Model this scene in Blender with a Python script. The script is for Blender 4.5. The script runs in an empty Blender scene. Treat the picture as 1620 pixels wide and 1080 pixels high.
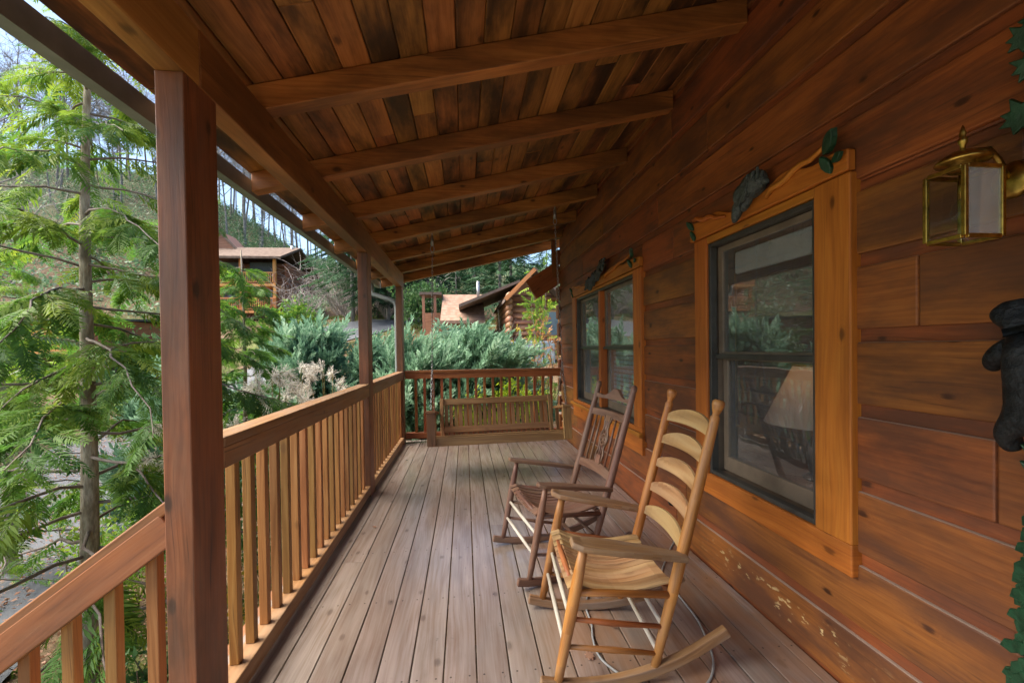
import bpy, math, random
import numpy as np
from mathutils import Vector, Matrix, Euler
from math import sin, cos, pi, radians, sqrt, atan2

random.seed(7); rng = np.random.default_rng(7)
S = bpy.context.scene
COL = S.collection

# ------------------------------------------------------------------ mesh builder
class MB:
    def __init__(self):
        self.v = []; self.f = []; self.uv = []; self.r = []; self.sm = []
    def _add(self, verts, faces, uvs, r, smooth=False):
        n = len(self.v)
        self.v += [tuple(p) for p in verts]
        for fc, u in zip(faces, uvs):
            self.f.append(tuple(n + i for i in fc)); self.uv.append(u)
            self.r.append(r); self.sm.append(smooth)
    def box(self, x0, x1, y0, y1, z0, z1, g=1, M=None, r=None):
        """axis aligned box, grain along axis g"""
        r = random.random() if r is None else r
        P = [Vector((x, y, z)) for x in (x0, x1) for y in (y0, y1) for z in (z0, z1)]
        F = [(0, 1, 3, 2), (4, 6, 7, 5), (0, 4, 5, 1), (2, 3, 7, 6), (0, 2, 6, 4), (1, 5, 7, 3)]
        N = [0, 0, 1, 1, 2, 2]
        ou, ov = random.random() * 20, random.random() * 20
        uvs = []
        for fc, n in zip(F, N):
            ax = [a for a in (0, 1, 2) if a != n]
            if g in ax:
                o = [a for a in ax if a != g][0]
                uvs.append([(P[i][g] + ou, P[i][o] + ov + n * .37) for i in fc])
            else:
                uvs.append([(P[i][ax[0]] + ou, P[i][ax[1]] + ov) for i in fc])
        if M is not None: P = [M @ p for p in P]
        self._add(P, F, uvs, r)
        return self
    def bar(self, p0, p1, w, h, up=(0, 0, 1), r=None):
        """rectangular bar from p0 to p1; w sideways, h along up"""
        p0 = Vector(p0); p1 = Vector(p1); d = p1 - p0; L = d.length; d.normalize()
        s = d.cross(Vector(up)); s.normalize(); u = s.cross(d)
        M = Matrix((d, s, u)).transposed().to_4x4(); M.translation = p0
        return self.box(0, L, -w / 2, w / 2, -h / 2, h / 2, g=0, M=M, r=r)
    def tube(self, pts, rad, n=8, caps=True, r=None, flat=1.0, twist=None):
        r = random.random() if r is None else r
        pts = [Vector(p) for p in pts]
        if not hasattr(rad, '__len__'): rad = [rad] * len(pts)
        up = Vector((0, 0, 1)); d0 = (pts[1] - pts[0]).normalized()
        if abs(d0.dot(up)) > .95: up = Vector((0, 1, 0))
        V = []; U = []; L = random.random() * 20
        for i, p in enumerate(pts):
            d = (pts[min(i + 1, len(pts) - 1)] - pts[max(i - 1, 0)]).normalized()
            s = d.cross(up).normalized(); t = s.cross(d)
            if i: L += (p - pts[i - 1]).length
            for k in range(n):
                a = 2 * pi * k / n
                V.append(p + s * cos(a) * rad[i] + t * sin(a) * rad[i] * flat)
            U.append(L)
        F = []; UV = []
        ov = random.random() * 20
        for i in range(len(pts) - 1):
            for k in range(n):
                k2 = (k + 1) % n
                F.append((i * n + k, i * n + k2, (i + 1) * n + k2, (i + 1) * n + k))
                w = 2 * pi * max(rad[i], .004)
                UV.append([(U[i], ov + w * k / n), (U[i], ov + w * (k + 1) / n), (U[i + 1], ov + w * (k + 1) / n), (U[i + 1], ov + w * k / n)])
        if caps:
            F.append(tuple(range(n - 1, -1, -1))); UV.append([(U[0] + .01 * cos(k), ov + .01 * sin(k)) for k in range(n)])
            m = (len(pts) - 1) * n
            F.append(tuple(m + k for k in range(n))); UV.append([(U[-1] + .01 * cos(k), ov + .01 * sin(k)) for k in range(n)])
        self._add(V, F, UV, r, True)
        return self
    def lathe(self, prof, c=(0, 0, 0), n=16, M=None, r=None):
        """prof: list of (radius, z)"""
        pts = [(max(a, .0004), b) for a, b in prof]
        r = random.random() if r is None else r
        V = []
        for a, b in pts:
            for k in range(n):
                t = 2 * pi * k / n
                p = Vector((a * cos(t), a * sin(t), b))
                V.append((M @ p if M is not None else p) + Vector(c))
        F = []; UV = []
        for i in range(len(pts) - 1):
            for k in range(n):
                k2 = (k + 1) % n
                F.append((i * n + k, i * n + k2, (i + 1) * n + k2, (i + 1) * n + k))
                UV.append([(pts[i][1], k * .03), (pts[i][1], k * .03 + .03), (pts[i + 1][1], k * .03 + .03), (pts[i + 1][1], k * .03)])
        F.append(tuple(range(n - 1, -1, -1))); UV.append([(0, 0)] * n)
        m = (len(pts) - 1) * n
        F.append(tuple(m + k for k in range(n))); UV.append([(0, 0)] * n)
        self._add(V, F, UV, r, True)
        return self
    def prism(self, out, t0, t1, M=None, r=None, smooth=False):
        """2D outline (a along grain, b across) extruded from t0 to t1 on local z"""
        r = random.random() if r is None else r
        n = len(out); ou, ov = random.random() * 20, random.random() * 20
        V = [Vector((a, b, t0)) for a, b in out] + [Vector((a, b, t1)) for a, b in out]
        if M is not None: V = [M @ p for p in V]
        F = [tuple(range(n - 1, -1, -1)), tuple(range(n, 2 * n))]
        UV = [[(out[i][0] + ou, out[i][1] + ov) for i in range(n - 1, -1, -1)], [(out[i][0] + ou, out[i][1] + ov) for i in range(n)]]
        for i in range(n):
            j = (i + 1) % n
            F.append((i, j, n + j, n + i))
            UV.append([(out[i][0] + ou, t0 + ov), (out[j][0] + ou, t0 + ov), (out[j][0] + ou, t1 + ov), (out[i][0] + ou, t1 + ov)])
        self._add(V, F, UV, r, smooth)
        return self
    def sweep(self, pts, w, t, up=None, side=None, r=None):
        """board bent along pts: width w along `side`, thickness t; w may be list"""
        r = random.random() if r is None else r
        pts = [Vector(p) for p in pts]; side = Vector(side).normalized()
        if not hasattr(w, '__len__'): w = [w] * len(pts)
        V = []; L = random.random() * 20; U = []
        for i, p in enumerate(pts):
            d = (pts[min(i + 1, len(pts) - 1)] - pts[max(i - 1, 0)]).normalized()
            nn = side.cross(d).normalized()
            if i: L += (p - pts[i - 1]).length
            U.append(L)
            for a, b in ((-1, -1), (1, -1), (1, 1), (-1, 1)):
                V.append(p + side * a * w[i] / 2 + nn * b * t / 2)
        F = []; UV = []; ov = random.random() * 20
        for i in range(len(pts) - 1):
            ws = [0, w[i], w[i] + t, 2 * w[i] + t, 2 * w[i] + 2 * t]
            for k in range(4):
                k2 = (k + 1) % 4
                F.append((i * 4 + k, i * 4 + k2, i * 4 + 4 + k2, i * 4 + 4 + k))
                UV.append([(U[i], ov + ws[k]), (U[i], ov + ws[k + 1]), (U[i + 1], ov + ws[k + 1]), (U[i + 1], ov + ws[k])])
        F.append((3, 2, 1, 0)); UV.append([(0, 0), (w[0], 0), (w[0], t), (0, t)])
        m = (len(pts) - 1) * 4
        F.append((m, m + 1, m + 2, m + 3)); UV.append([(0, 0), (w[-1], 0), (w[-1], t), (0, t)])
        self._add(V, F, UV, r)
        return self
    def build(self, name, mat, parent=None, bevel=0, seg=2, smooth_all=False):
        me = bpy.data.meshes.new(name)
        me.from_pydata(self.v, [], self.f)
        uvl = me.uv_layers.new(name='UVMap')
        flat = [c for u in self.uv for p in u for c in p]
        uvl.data.foreach_set('uv', flat)
        at = me.attributes.new('rnd', 'FLOAT', 'FACE'); at.data.foreach_set('value', self.r)
        me.polygons.foreach_set('use_smooth', [True if smooth_all else s for s in self.sm])
        me.materials.append(mat)
        o = bpy.data.objects.new(name, me); COL.objects.link(o)
        if parent is not None:
            o.parent = parent
            if parent.location.length or parent.parent:
                M = Matrix.Translation(parent.location)
                if parent.parent: M = Matrix.Translation(parent.parent.location) @ M
                me.transform(M.inverted())
        if bevel:
            b = o.modifiers.new('bevel', 'BEVEL'); b.width = bevel; b.segments = seg
            b.limit_method = 'ANGLE'; b.angle_limit = radians(50); b.harden_normals = False
        return o

def fast(name, V, F, R, mat, parent=None, smooth=False):
    me = bpy.data.meshes.new(name)
    V = np.asarray(V, np.float32); F = np.asarray(F, np.int32)
    k = F.shape[1]
    if parent is not None: V = V - np.array(parent.location, np.float32)
    me.vertices.add(len(V)); me.vertices.foreach_set('co', V.ravel())
    me.loops.add(F.size); me.loops.foreach_set('vertex_index', F.ravel())
    me.polygons.add(len(F)); me.polygons.foreach_set('loop_start', np.arange(0, F.size, k, dtype=np.int32))
    if smooth: me.polygons.foreach_set('use_smooth', np.ones(len(F), bool))
    me.update(calc_edges=True)
    at = me.attributes.new('rnd', 'FLOAT', 'FACE'); at.data.foreach_set('value', np.asarray(R, np.float32))
    me.materials.append(mat)
    o = bpy.data.objects.new(name, me); COL.objects.link(o)
    if parent is not None: o.parent = parent
    return o

def tag(o, label=None, cat=None, group=None, kind=None):
    if label: o['label'] = label
    if cat: o['category'] = cat
    if group: o['group'] = group
    if kind: o['kind'] = kind
    return o
def thing(name, loc, label, cat, group=None):
    o = bpy.data.objects.new(name, None); COL.objects.link(o)
    o.location = loc; o.empty_display_size = .2
    return tag(o, label, cat, group)

# ------------------------------------------------------------------ materials
class NT:
    def __init__(self, name):
        self.m = bpy.data.materials.new(name); self.m.use_nodes = True
        self.t = self.m.node_tree; self.n = self.t.nodes; self.l = self.t.links
        self.n.clear(); self.out = self.n.new('ShaderNodeOutputMaterial')
    def node(self, typ, props=None, **ins):
        x = self.n.new('ShaderNode' + typ)
        for k, v in (props or {}).items(): setattr(x, k, v)
        for k, v in ins.items():
            s = x.inputs[int(k[1:])] if k[0] == 'i' and k[1:].isdigit() else x.inputs[k.replace('_', ' ')]
            self.put(s, v)
        return x
    def put(self, s, v):
        if hasattr(v, 'outputs'): v = v.outputs[0]
        if hasattr(v, 'links'): self.l.new(v, s)
        else:
            if s.type == 'RGBA' and len(v) == 3: v = (*v, 1)
            s.default_value = v
    def math(self, op, a, b=0.0, c=None, clamp=False):
        x = self.n.new('ShaderNodeMath'); x.operation = op; x.use_clamp = clamp
        self.put(x.inputs[0], a); self.put(x.inputs[1], b)
        if c is not None: self.put(x.inputs[2], c)
        return x.outputs[0]
    def mix(self, fac, a, b, blend='MIX'):
        x = self.n.new('ShaderNodeMix'); x.data_type = 'RGBA'; x.blend_type = blend
        self.put(x.inputs[0], fac); self.put(x.inputs[6], a); self.put(x.inputs[7], b)
        return x.outputs[2]
    def step(self, v, a, b):
        x = self.n.new('ShaderNodeMapRange'); x.interpolation_type = 'SMOOTHSTEP'
        self.put(x.inputs[0], v); self.put(x.inputs[1], a); self.put(x.inputs[2], b)
        return x.outputs[0]
    def ramp(self, v, stops):
        x = self.n.new('ShaderNodeValToRGB'); e = x.color_ramp.elements
        while len(e) < len(stops): e.new(.5)
        for s, (p, c) in zip(e, stops): s.position = p; s.color = (*c, 1)
        self.put(x.inputs[0], v); return x.outputs[0]
    def vec(self, x, y, z):
        c = self.n.new('ShaderNodeCombineXYZ')
        for i, v in enumerate((x, y, z)): self.put(c.inputs[i], v)
        return c.outputs[0]
    def noise(self, vec, scale=1, detail=4, rough=.55, dist=0):
        x = self.n.new('ShaderNodeTexNoise'); self.put(x.inputs['Vector'], vec)
        x.inputs['Scale'].default_value = scale; x.inputs['Detail'].default_value = detail
        x.inputs['Roughness'].default_value = rough; x.inputs['Distortion'].default_value = dist
        return x.outputs[0]
    def attr(self, name='rnd'):
        x = self.n.new('ShaderNodeAttribute'); x.attribute_name = name; return x.outputs['Fac']
    def pos(self):
        return self.n.new('ShaderNodeNewGeometry').outputs['Position']
    def sep(self, v):
        x = self.n.new('ShaderNodeSeparateXYZ'); self.put(x.inputs[0], v); return x.outputs
    def finish(self, sh):
        self.l.new(sh.outputs[0] if hasattr(sh, 'outputs') else sh, self.out.inputs['Surface']); return self.m

def wood(name, dark, mid, light, knot=1.0, stain=0.3, staincol=(.02, .015, .012), rough=(.42, .62), tint=.35, ring=.4, bump=.25, grey=0.0,
         greycol=(.3, .28, .26), spec=.4, wear=None, stain_scale=1.6, knotscale=1.0, check=.6):
    t = NT(name)
    uv = t.n.new('ShaderNodeUVMap'); uv.uv_map = 'UVMap'
    s = t.sep(uv.outputs[0]); u, v = s[0], s[1]
    r = t.attr()
    z = t.math('MULTIPLY', r, 57.0)
    # slow warp so that the grain wanders
    warp = t.noise(t.vec(t.math('MULTIPLY', u, 1.1), t.math('MULTIPLY', v, 3.0), z), 1, 2)
    vv = t.math('ADD', v, t.math('MULTIPLY', t.math('SUBTRACT', warp, .5), .09))
    fib = t.noise(t.vec(t.math('MULTIPLY', u, 3.0), t.math('MULTIPLY', vv, 85), z), 1, 5, .6)
    rg = t.noise(t.vec(t.math('MULTIPLY', u, .55), t.math('MULTIPLY', vv, 5.5), z), 1, 2, .45)
    rings = t.math('ADD', t.math('MULTIPLY', t.math('SINE', t.math('MULTIPLY', rg, 48.0)), .5), .5)
    g = t.math('ADD', t.math('MULTIPLY', fib, 1 - .38 * ring), t.math('MULTIPLY', rings, .38 * ring))
    c = t.ramp(g, [(.22, dark), (.5, mid), (.78, light)])
    # long tone changes along the board
    lt = t.noise(t.vec(t.math('MULTIPLY', u, .9), t.math('MULTIPLY', v, 7), t.math('ADD', z, 9.0)), 1, 3)
    val = t.math('ADD', t.math('MULTIPLY', t.math('SUBTRACT', r, .5), tint * 1.3), t.math('ADD', 1.0, t.math('MULTIPLY', t.math('SUBTRACT', lt, .5), .9)))
    hv = t.node('HueSaturation', Hue=t.math('ADD', .5, t.math('MULTIPLY', t.math('SUBTRACT', t.math('FRACT', t.math('MULTIPLY', r, 13.7)), .5), .025)), Saturation=1.0, Value=val, Color=c)
    c = hv.outputs[0]
    if check:
        ck = t.noise(t.vec(t.math('MULTIPLY', u, .45), t.math('MULTIPLY', vv, 34), t.math('ADD', z, 17.0)), 1, 2, .5)
        ck2 = t.noise(t.vec(t.math('MULTIPLY', u, 1.4), t.math('MULTIPLY', v, 4), t.math('ADD', z, 5.0)), 1, 2)
        cl = t.math('MULTIPLY', t.math('SUBTRACT', 1.0, t.step(t.math('ABSOLUTE', t.math('SUBTRACT', ck, .56)), .0, .012)), t.step(ck2, .5, .58))
        c = t.mix(t.math('MULTIPLY', cl, check), c, tuple(x * .22 for x in dark))
    if knot:
        vo = t.n.new('ShaderNodeTexVoronoi'); vo.voronoi_dimensions = '2D'; vo.inputs['Scale'].default_value = 1
        t.put(vo.inputs['Vector'], t.vec(t.math('ADD', t.math('MULTIPLY', u, 1.9 * knotscale), t.math('MULTIPLY', r, 91.0)), t.math('ADD', t.math('MULTIPLY', vv, 3.6 * knotscale), t.math('MULTIPLY', r, 53.0)), 0.0))
        pick = t.math('GREATER_THAN', t.sep(vo.outputs['Color'])[0], .4)
        kd = t.math('ADD', vo.outputs['Distance'], t.math('MULTIPLY', t.math('SUBTRACT', fib, .5), .075))
        halo = t.math('MULTIPLY', t.math('MULTIPLY', t.math('SUBTRACT', 1.0, t.step(kd, .07, .2)), t.math('ADD', .55, t.math('MULTIPLY', t.math('SINE', t.math('MULTIPLY', kd, 190.0)), .45))), pick)
        ksz = t.math('MULTIPLY', t.sep(vo.outputs['Color'])[1], .02)
        core = t.math('MULTIPLY', t.math('SUBTRACT', 1.0, t.step(t.math('ADD', kd, ksz), .03, .085)), pick)
        c = t.mix(t.math('MULTIPLY', halo, .55 * knot), c, t.mix(.5, c, dark))
        c = t.mix(t.math('MULTIPLY', core, min(1, .92 * knot)), c, tuple(x * .22 for x in dark))
    if stain:
        sn = t.noise(t.vec(t.math('MULTIPLY', u, stain_scale), t.math('MULTIPLY', v, stain_scale * 3.2), t.math('ADD', z, 31.0)), 1, 5, .65)
        c = t.mix(t.math('MULTIPLY', t.step(sn, .5 - .14 * (stain > .7), .78 - .12 * (stain > .7)), stain), c, staincol)
    if grey:
        gn = t.noise(t.vec(t.math('MULTIPLY', u, 2.2), t.math('MULTIPLY', v, 9), t.math('ADD', z, 71.0)), 1, 5, .65)
        c = t.mix(t.math('MULTIPLY', t.step(gn, .38, .72), grey), c, greycol)
    if wear: c = wear(t, c)
    ro = t.math('ADD', rough[0], t.math('MULTIPLY', fib, rough[1] - rough[0]))
    b = t.node('Bump', Strength=bump, Distance=.004, Height=g)
    p = t.node('BsdfPrincipled', Base_Color=c, Roughness=ro, Specular_IOR_Level=spec, Normal=b)
    return t.finish(p)

def plain(name, col, rough=.5, metal=0, var=.15, scale=8, bump=0, spec=.5, col2=None):
    t = NT(name)
    tc = t.n.new('ShaderNodeTexCoord').outputs['Object']
    n = t.noise(tc, scale, 4, .6)
    c2 = col2 or tuple(x * (1 - var * 2) for x in col)
    c = t.mix(t.step(n, .35, .7), col, c2)
    b = t.node('Bump', Strength=bump, Distance=.01, Height=n)
    p = t.node('BsdfPrincipled', Base_Color=c, Roughness=rough, Metallic=metal, Specular_IOR_Level=spec, Normal=b)
    return t.finish(p)

def leafmat(name, c0, c1, c2, trans=.35, rough=.55):
    t = NT(name)
    r = t.attr()
    c = t.ramp(r, [(0.0, c0), (.5, c1), (1.0, c2)])
    d = t.node('BsdfPrincipled', Base_Color=c, Roughness=rough, Specular_IOR_Level=.3)
    tr = t.node('BsdfTranslucent', Color=c)
    m = t.n.new('ShaderNodeMixShader'); m.inputs[0].default_value = trans
    t.l.new(d.outputs[0], m.inputs[1]); t.l.new(tr.outputs[0], m.inputs[2])
    return t.finish(m)

def glassmat(name, refl=1.0, tint=(.85, .9, .9), dust=0):
    t = NT(name)
    fr = t.node('Fresnel', IOR=1.5)
    tr = t.node('BsdfTransparent', Color=tint)
    tc = t.n.new('ShaderNodeTexCoord').outputs['Object']
    b = t.node('Bump', Strength=.03, Distance=.02, Height=t.noise(tc, 5, 1))
    gl = t.node('BsdfGlossy', Color=(.95, .97, 1), Roughness=.015, Normal=b)
    m = t.n.new('ShaderNodeMixShader')
    bf = t.n.new('ShaderNodeNewGeometry').outputs['Backfacing']
    t.put(m.inputs[0], t.math('MULTIPLY', t.math('MULTIPLY', t.math('ADD', fr.outputs[0], .02), t.math('SUBTRACT', 1.0, bf)), refl, clamp=True))
    t.l.new(tr.outputs[0], m.inputs[1]); t.l.new(gl.outputs[0], m.inputs[2])
    if dust:
        n = t.noise(tc, 3, 4, .6); s = t.sep(tc)
        st = t.noise(t.vec(t.math('MULTIPLY', s[1], 45), t.math('MULTIPLY', s[2], 5), 0.0), 1, 3)
        df = t.node('BsdfDiffuse', Color=(.42, .44, .43))
        m2 = t.n.new('ShaderNodeMixShader'); t.put(m2.inputs[0], t.math('ADD', t.math('MULTIPLY', n, dust), t.math('MULTIPLY', t.step(st, .6, .72), dust * .8)))
        t.l.new(m.outputs[0], m2.inputs[1]); t.l.new(df.outputs[0], m2.inputs[2]); m = m2
    return t.finish(m)

def wall_wear_ledge_light(t, c):
    s = t.sep(t.pos())
    y, z = s[1], s[2]
    n = t.noise(t.vec(0.0, t.math('MULTIPLY', y, 16), t.math('MULTIPLY', z, 42)), 1, 3, .6)
    big = t.noise(t.vec(3.0, t.math('MULTIPLY', y, 5), t.math('MULTIPLY', z, 9)), 1, 2)
    zone = t.math('MULTIPLY', t.math('MULTIPLY', t.step(z, .05, .10), t.math('SUBTRACT', 1.0, t.step(z, .16, .22))),
                  t.math('MULTIPLY', t.step(y, 1.3, 1.7), t.math('SUBTRACT', 1.0, t.step(y, 2.3, 2.75))))
    k = t.math('MULTIPLY', t.step(n, .56, .62), t.math('MULTIPLY', t.step(big, .46, .56), zone))
    c = t.mix(k, c, (.62, .46, .22))
    dn = t.noise(t.vec(7.0, t.math('MULTIPLY', y, 1.2), t.math('MULTIPLY', z, 3)), 1, 4, .6)
    low = t.math('MULTIPLY', t.math('SUBTRACT', 1.0, t.step(z, .1, 1.5)), t.step(dn, .42, .68))
    c = t.mix(t.math('MULTIPLY', low, .4), c, (.13, .05, .03))
    nz = t.sep(t.n.new('ShaderNodeNewGeometry').outputs['Normal'])[2]      # dusty grey on upward ledges, painting in their lit top edges
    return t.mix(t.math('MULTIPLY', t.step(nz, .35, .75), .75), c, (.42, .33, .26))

def deck_wear(t, c):
    s = t.sep(t.pos()); x, y = s[0], s[1]
    n = t.noise(t.vec(t.math('MULTIPLY', x, 2.4), t.math('MULTIPLY', y, 1.1), 0.0), 1, 4, .6)
    zone = t.math('MULTIPLY', t.step(x, .05, .7), t.math('SUBTRACT', 1.0, t.step(y, 2.4, 4.6)))
    k = t.math('MULTIPLY', t.math('ADD', t.math('MULTIPLY', zone, .55), .12), t.step(n, .38, .62))
    c = t.mix(k, c, (.33, .165, .075))
    sp = t.noise(t.vec(t.math('MULTIPLY', x, 22), t.math('MULTIPLY', y, 14), 4.0), 1, 3, .7)
    c = t.mix(t.math('MULTIPLY', t.step(sp, .66, .74), .5), c, (.10, .085, .08))
    # screw heads, two per board over every joist
    bx = t.math('MULTIPLY', t.math('FRACT', t.math('DIVIDE', t.math('ADD', x, .813 + 1.41), .141)), .141)
    by = t.math('MULTIPLY', t.math('SUBTRACT', t.math('FRACT', t.math('DIVIDE', t.math('ADD', y, 2.38), .6)), .0), .6)
    dx = t.math('MINIMUM', t.math('ABSOLUTE', t.math('SUBTRACT', bx, .028)), t.math('ABSOLUTE', t.math('SUBTRACT', bx, .107)))
    dy = t.math('ABSOLUTE', t.math('SUBTRACT', by, .02))
    dd = t.math('SQRT', t.math('ADD', t.math('MULTIPLY', dx, dx), t.math('MULTIPLY', dy, dy)))
    return t.mix(t.math('MULTIPLY', t.math('SUBTRACT', 1.0, t.step(dd, .0035, .0055)), .8), c, (.05, .04, .035))

M_wall = wood('stained_log', (.15, .043, .011), (.285, .09, .02), (.365, .128, .03), knot=1, stain=.8, staincol=(.08, .034, .02), tint=.15, ring=.2, wear=wall_wear_ledge_light, knotscale=1.25, check=.5)
M_case = wood('amber_trim', (.30, .088, .012), (.44, .145, .017), (.52, .20, .027), knot=.8, stain=.5, staincol=(.2, .055, .010), tint=.12, ring=.25, check=.35)
M_raft = wood('rafter_wood', (.25, .082, .018), (.43, .16, .036), (.54, .23, .06), knot=.9, stain=.75, staincol=(.075, .032, .011), tint=.15, stain_scale=.9, ring=.25)
M_ceil = wood('ceiling_wood', (.20, .072, .016), (.36, .145, .035), (.47, .21, .06), knot=.8, stain=.95, staincol=(.024, .014, .007), tint=.2, stain_scale=1.1, ring=.25)
M_post = wood('post_wood', (.17, .058, .018), (.30, .11, .036), (.37, .16, .06), knot=1, stain=.78, staincol=(.06, .033, .02), tint=.12, stain_scale=.8, grey=.2, greycol=(.20, .135, .105), ring=.3, check=.9)
M_beam = wood('beam_wood', (.25, .095, .022), (.38, .165, .042), (.46, .225, .07), knot=.8, stain=.72, staincol=(.085, .038, .013), tint=.12, stain_scale=.6)
M_rail = wood('rail_wood', (.17, .075, .026), (.28, .135, .05), (.36, .195, .085), knot=.6, stain=.4, staincol=(.085, .045, .02), tint=.2, grey=.5, greycol=(.29, .215, .155))
M_balu = wood('baluster_wood', (.20, .078, .02), (.335, .145, .042), (.43, .22, .075), knot=.4, stain=.4, staincol=(.12, .052, .018), tint=.4)
M_erail = wood('end_rail_wood', (.23, .062, .016), (.36, .11, .03), (.42, .155, .05), knot=.5, stain=.4, staincol=(.12, .042, .018), tint=.2)
M_deck = wood('deck_boards', (.20, .145, .115), (.28, .225, .195), (.345, .285, .25), knot=.5, stain=.5, staincol=(.15, .10, .075), rough=(.15, .31), tint=.18, bump=.18, spec=.8, wear=deck_wear, check=.12)
M_oak = wood('honey_oak', (.20, .062, .012), (.37, .125, .026), (.47, .20, .055), knot=.25, stain=.5, staincol=(.14, .05, .018), rough=(.35, .55), tint=.2, ring=.7, grey=.3, greycol=(.33, .24, .16), check=.3)
M_oakslat = wood('pale_oak', (.27, .135, .05), (.42, .24, .10), (.50, .32, .15), knot=.35, stain=.5, staincol=(.2, .11, .05), tint=.15, ring=1.0, grey=.25, greycol=(.31, .26, .20), check=.2)
M_oakarm = wood('weathered_oak', (.15, .065, .026), (.26, .13, .055), (.34, .20, .095), knot=.2, stain=.4, tint=.1, grey=.65, greycol=(.26, .21, .165), check=.4)
M_dow = wood('bleached_dowel', (.5, .43, .33), (.62, .56, .46), (.7, .65, .56), knot=0, stain=.1, staincol=(.3, .25, .2), tint=.1)
M_dark = wood('dark_chair_wood', (.11, .048, .028), (.19, .092, .055), (.25, .14, .085), knot=.2, stain=.2, tint=.15, grey=.35, greycol=(.27, .195, .15), rough=(.35, .55))
M_swing = wood('swing_wood', (.2, .095, .034), (.34, .18, .068), (.42, .25, .105), knot=.3, stain=.3, tint=.3, grey=.15, greycol=(.28, .21, .145))
M_in = wood('interior_wood', (.30, .13, .04), (.42, .2, .07), (.5, .26, .1), knot=.6, stain=.1)
M_black = plain('black_carving', (.006, .008, .009), .55, var=.3, scale=38, bump=1.0, spec=.3, col2=(.018, .022, .023))
M_gcarve = plain('grey_green_carving', (.028, .042, .04), .45, var=.3, scale=55, bump=1.0, col2=(.075, .095, .088))
M_green = plain('green_paint', (.006, .038, .016), .45, var=.2, scale=30, bump=.5, col2=(.016, .075, .034))
M_brass = plain('brass', (.5, .33, .07), .33, 1.0, var=.25, scale=40, col2=(.26, .17, .04))
M_steel = plain('galvanised', (.42, .43, .44), .45, .8, var=.2, scale=30)
M_gutter = plain('gutter_paint', (.20, .22, .21), .5, 0, var=.15, scale=5)
M_frame = plain('window_frame', (.055, .054, .048), .4, 0, var=.2, scale=10)
M_sash = plain('window_sash', (.20, .155, .11), .45, 0, var=.2, scale=6)
M_white = plain('white_vinyl', (.62, .63, .6), .5, 0, var=.08)
M_blind = plain('blind_slat', (.5, .53, .52), .5, 0, var=.08)
M_cable = plain('grey_cable', (.36, .37, .36), .5, 0, var=.1)
M_shade = plain('lamp_shade', (.62, .55, .46), .8, 0, var=.05)
M_dk = plain('dark_inside', (.03, .025, .02), .6)
M_carpet = plain('carpet', (.2, .16, .12), .9)
M_glass = glassmat('window_glass', 2.0, (.9, .92, .92), .15)
M_lglass = glassmat('lantern_glass', .8, (.92, .96, .97))
def sky_sheen():  # whitish diffuse mix paints a sky reflection into the lantern pane
    t = NT('sky_sheen_glass')
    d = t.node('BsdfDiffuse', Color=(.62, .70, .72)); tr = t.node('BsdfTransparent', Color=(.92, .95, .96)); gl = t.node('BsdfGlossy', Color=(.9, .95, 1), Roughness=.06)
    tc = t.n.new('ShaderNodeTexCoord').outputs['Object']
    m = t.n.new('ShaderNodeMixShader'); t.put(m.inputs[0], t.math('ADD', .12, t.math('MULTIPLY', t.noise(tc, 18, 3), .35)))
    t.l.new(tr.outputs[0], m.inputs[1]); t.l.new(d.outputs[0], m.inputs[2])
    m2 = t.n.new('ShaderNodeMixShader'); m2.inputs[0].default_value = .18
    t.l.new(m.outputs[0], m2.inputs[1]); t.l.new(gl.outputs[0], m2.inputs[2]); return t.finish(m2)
M_skypane = sky_sheen()
M_shing = plain('roofing', (.14, .1, .08), .9, scale=3)

# ------------------------------------------------------------------ camera
PSI, PIT, ROLL, FPX, SHIFT = 0.10739106, -.012, .014, 690.0, 19.238
F_ = Vector((sin(PSI) * cos(PIT), cos(PSI) * cos(PIT), sin(PIT))); R_ = Vector((cos(PSI), -sin(PSI), 0)); U_ = R_.cross(F_)
R2 = R_ * cos(ROLL) - U_ * sin(ROLL); U2 = U_ * cos(ROLL) + R_ * sin(ROLL)
cam = bpy.data.cameras.new('camera'); co = bpy.data.objects.new('camera', cam); COL.objects.link(co)
Mc = Matrix((R2, U2, -F_)).transposed().to_4x4(); Mc.translation = (0, 0, 1.38); co.matrix_world = Mc
cam.sensor_width = 36; cam.lens = FPX / 1620 * 36; cam.shift_y = SHIFT / 1620; cam.clip_start = .02; cam.clip_end = 2000
S.camera = co

# ------------------------------------------------------------------ deck floor
XR, XW, YE = -.90, 1.50, 6.75
mb = MB()
k = -2; x = -.813 + .141 * -2
while x < XW:
    x1 = min(x + .135, XW - .004); y = -2.5
    joints = []
    yy = -2.5 + random.uniform(.3, 3)
    if k == 0: yy = 2.93
    if k == 7: yy = 3.4
    if k == 12: yy = 4.6
    if k in (0, 7, 12): joints.append(yy)
    for ye in joints + [YE + .02]:
        mb.box(x, x1, y + .0015, ye - .0015, -.038, random.uniform(-.001, .001), g=1); y = ye
    x += .141; k += 1
tag(mb.build('deck_floor', M_deck, bevel=.003), kind='structure')
mb = MB()
for yj in np.arange(-2.4, 6.8, .6): mb.box(-1.09, 1.49, yj, yj + .04, -.25, -.04, g=0)
mb.box(-1.135, -1.095, -2.5, 6.77, -.26, -.002, g=1); mb.box(-1.095, 1.49, 6.72, 6.765, -.26, -.045, g=0)
tag(mb.build('deck_joists', M_rail), kind='structure')

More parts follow.
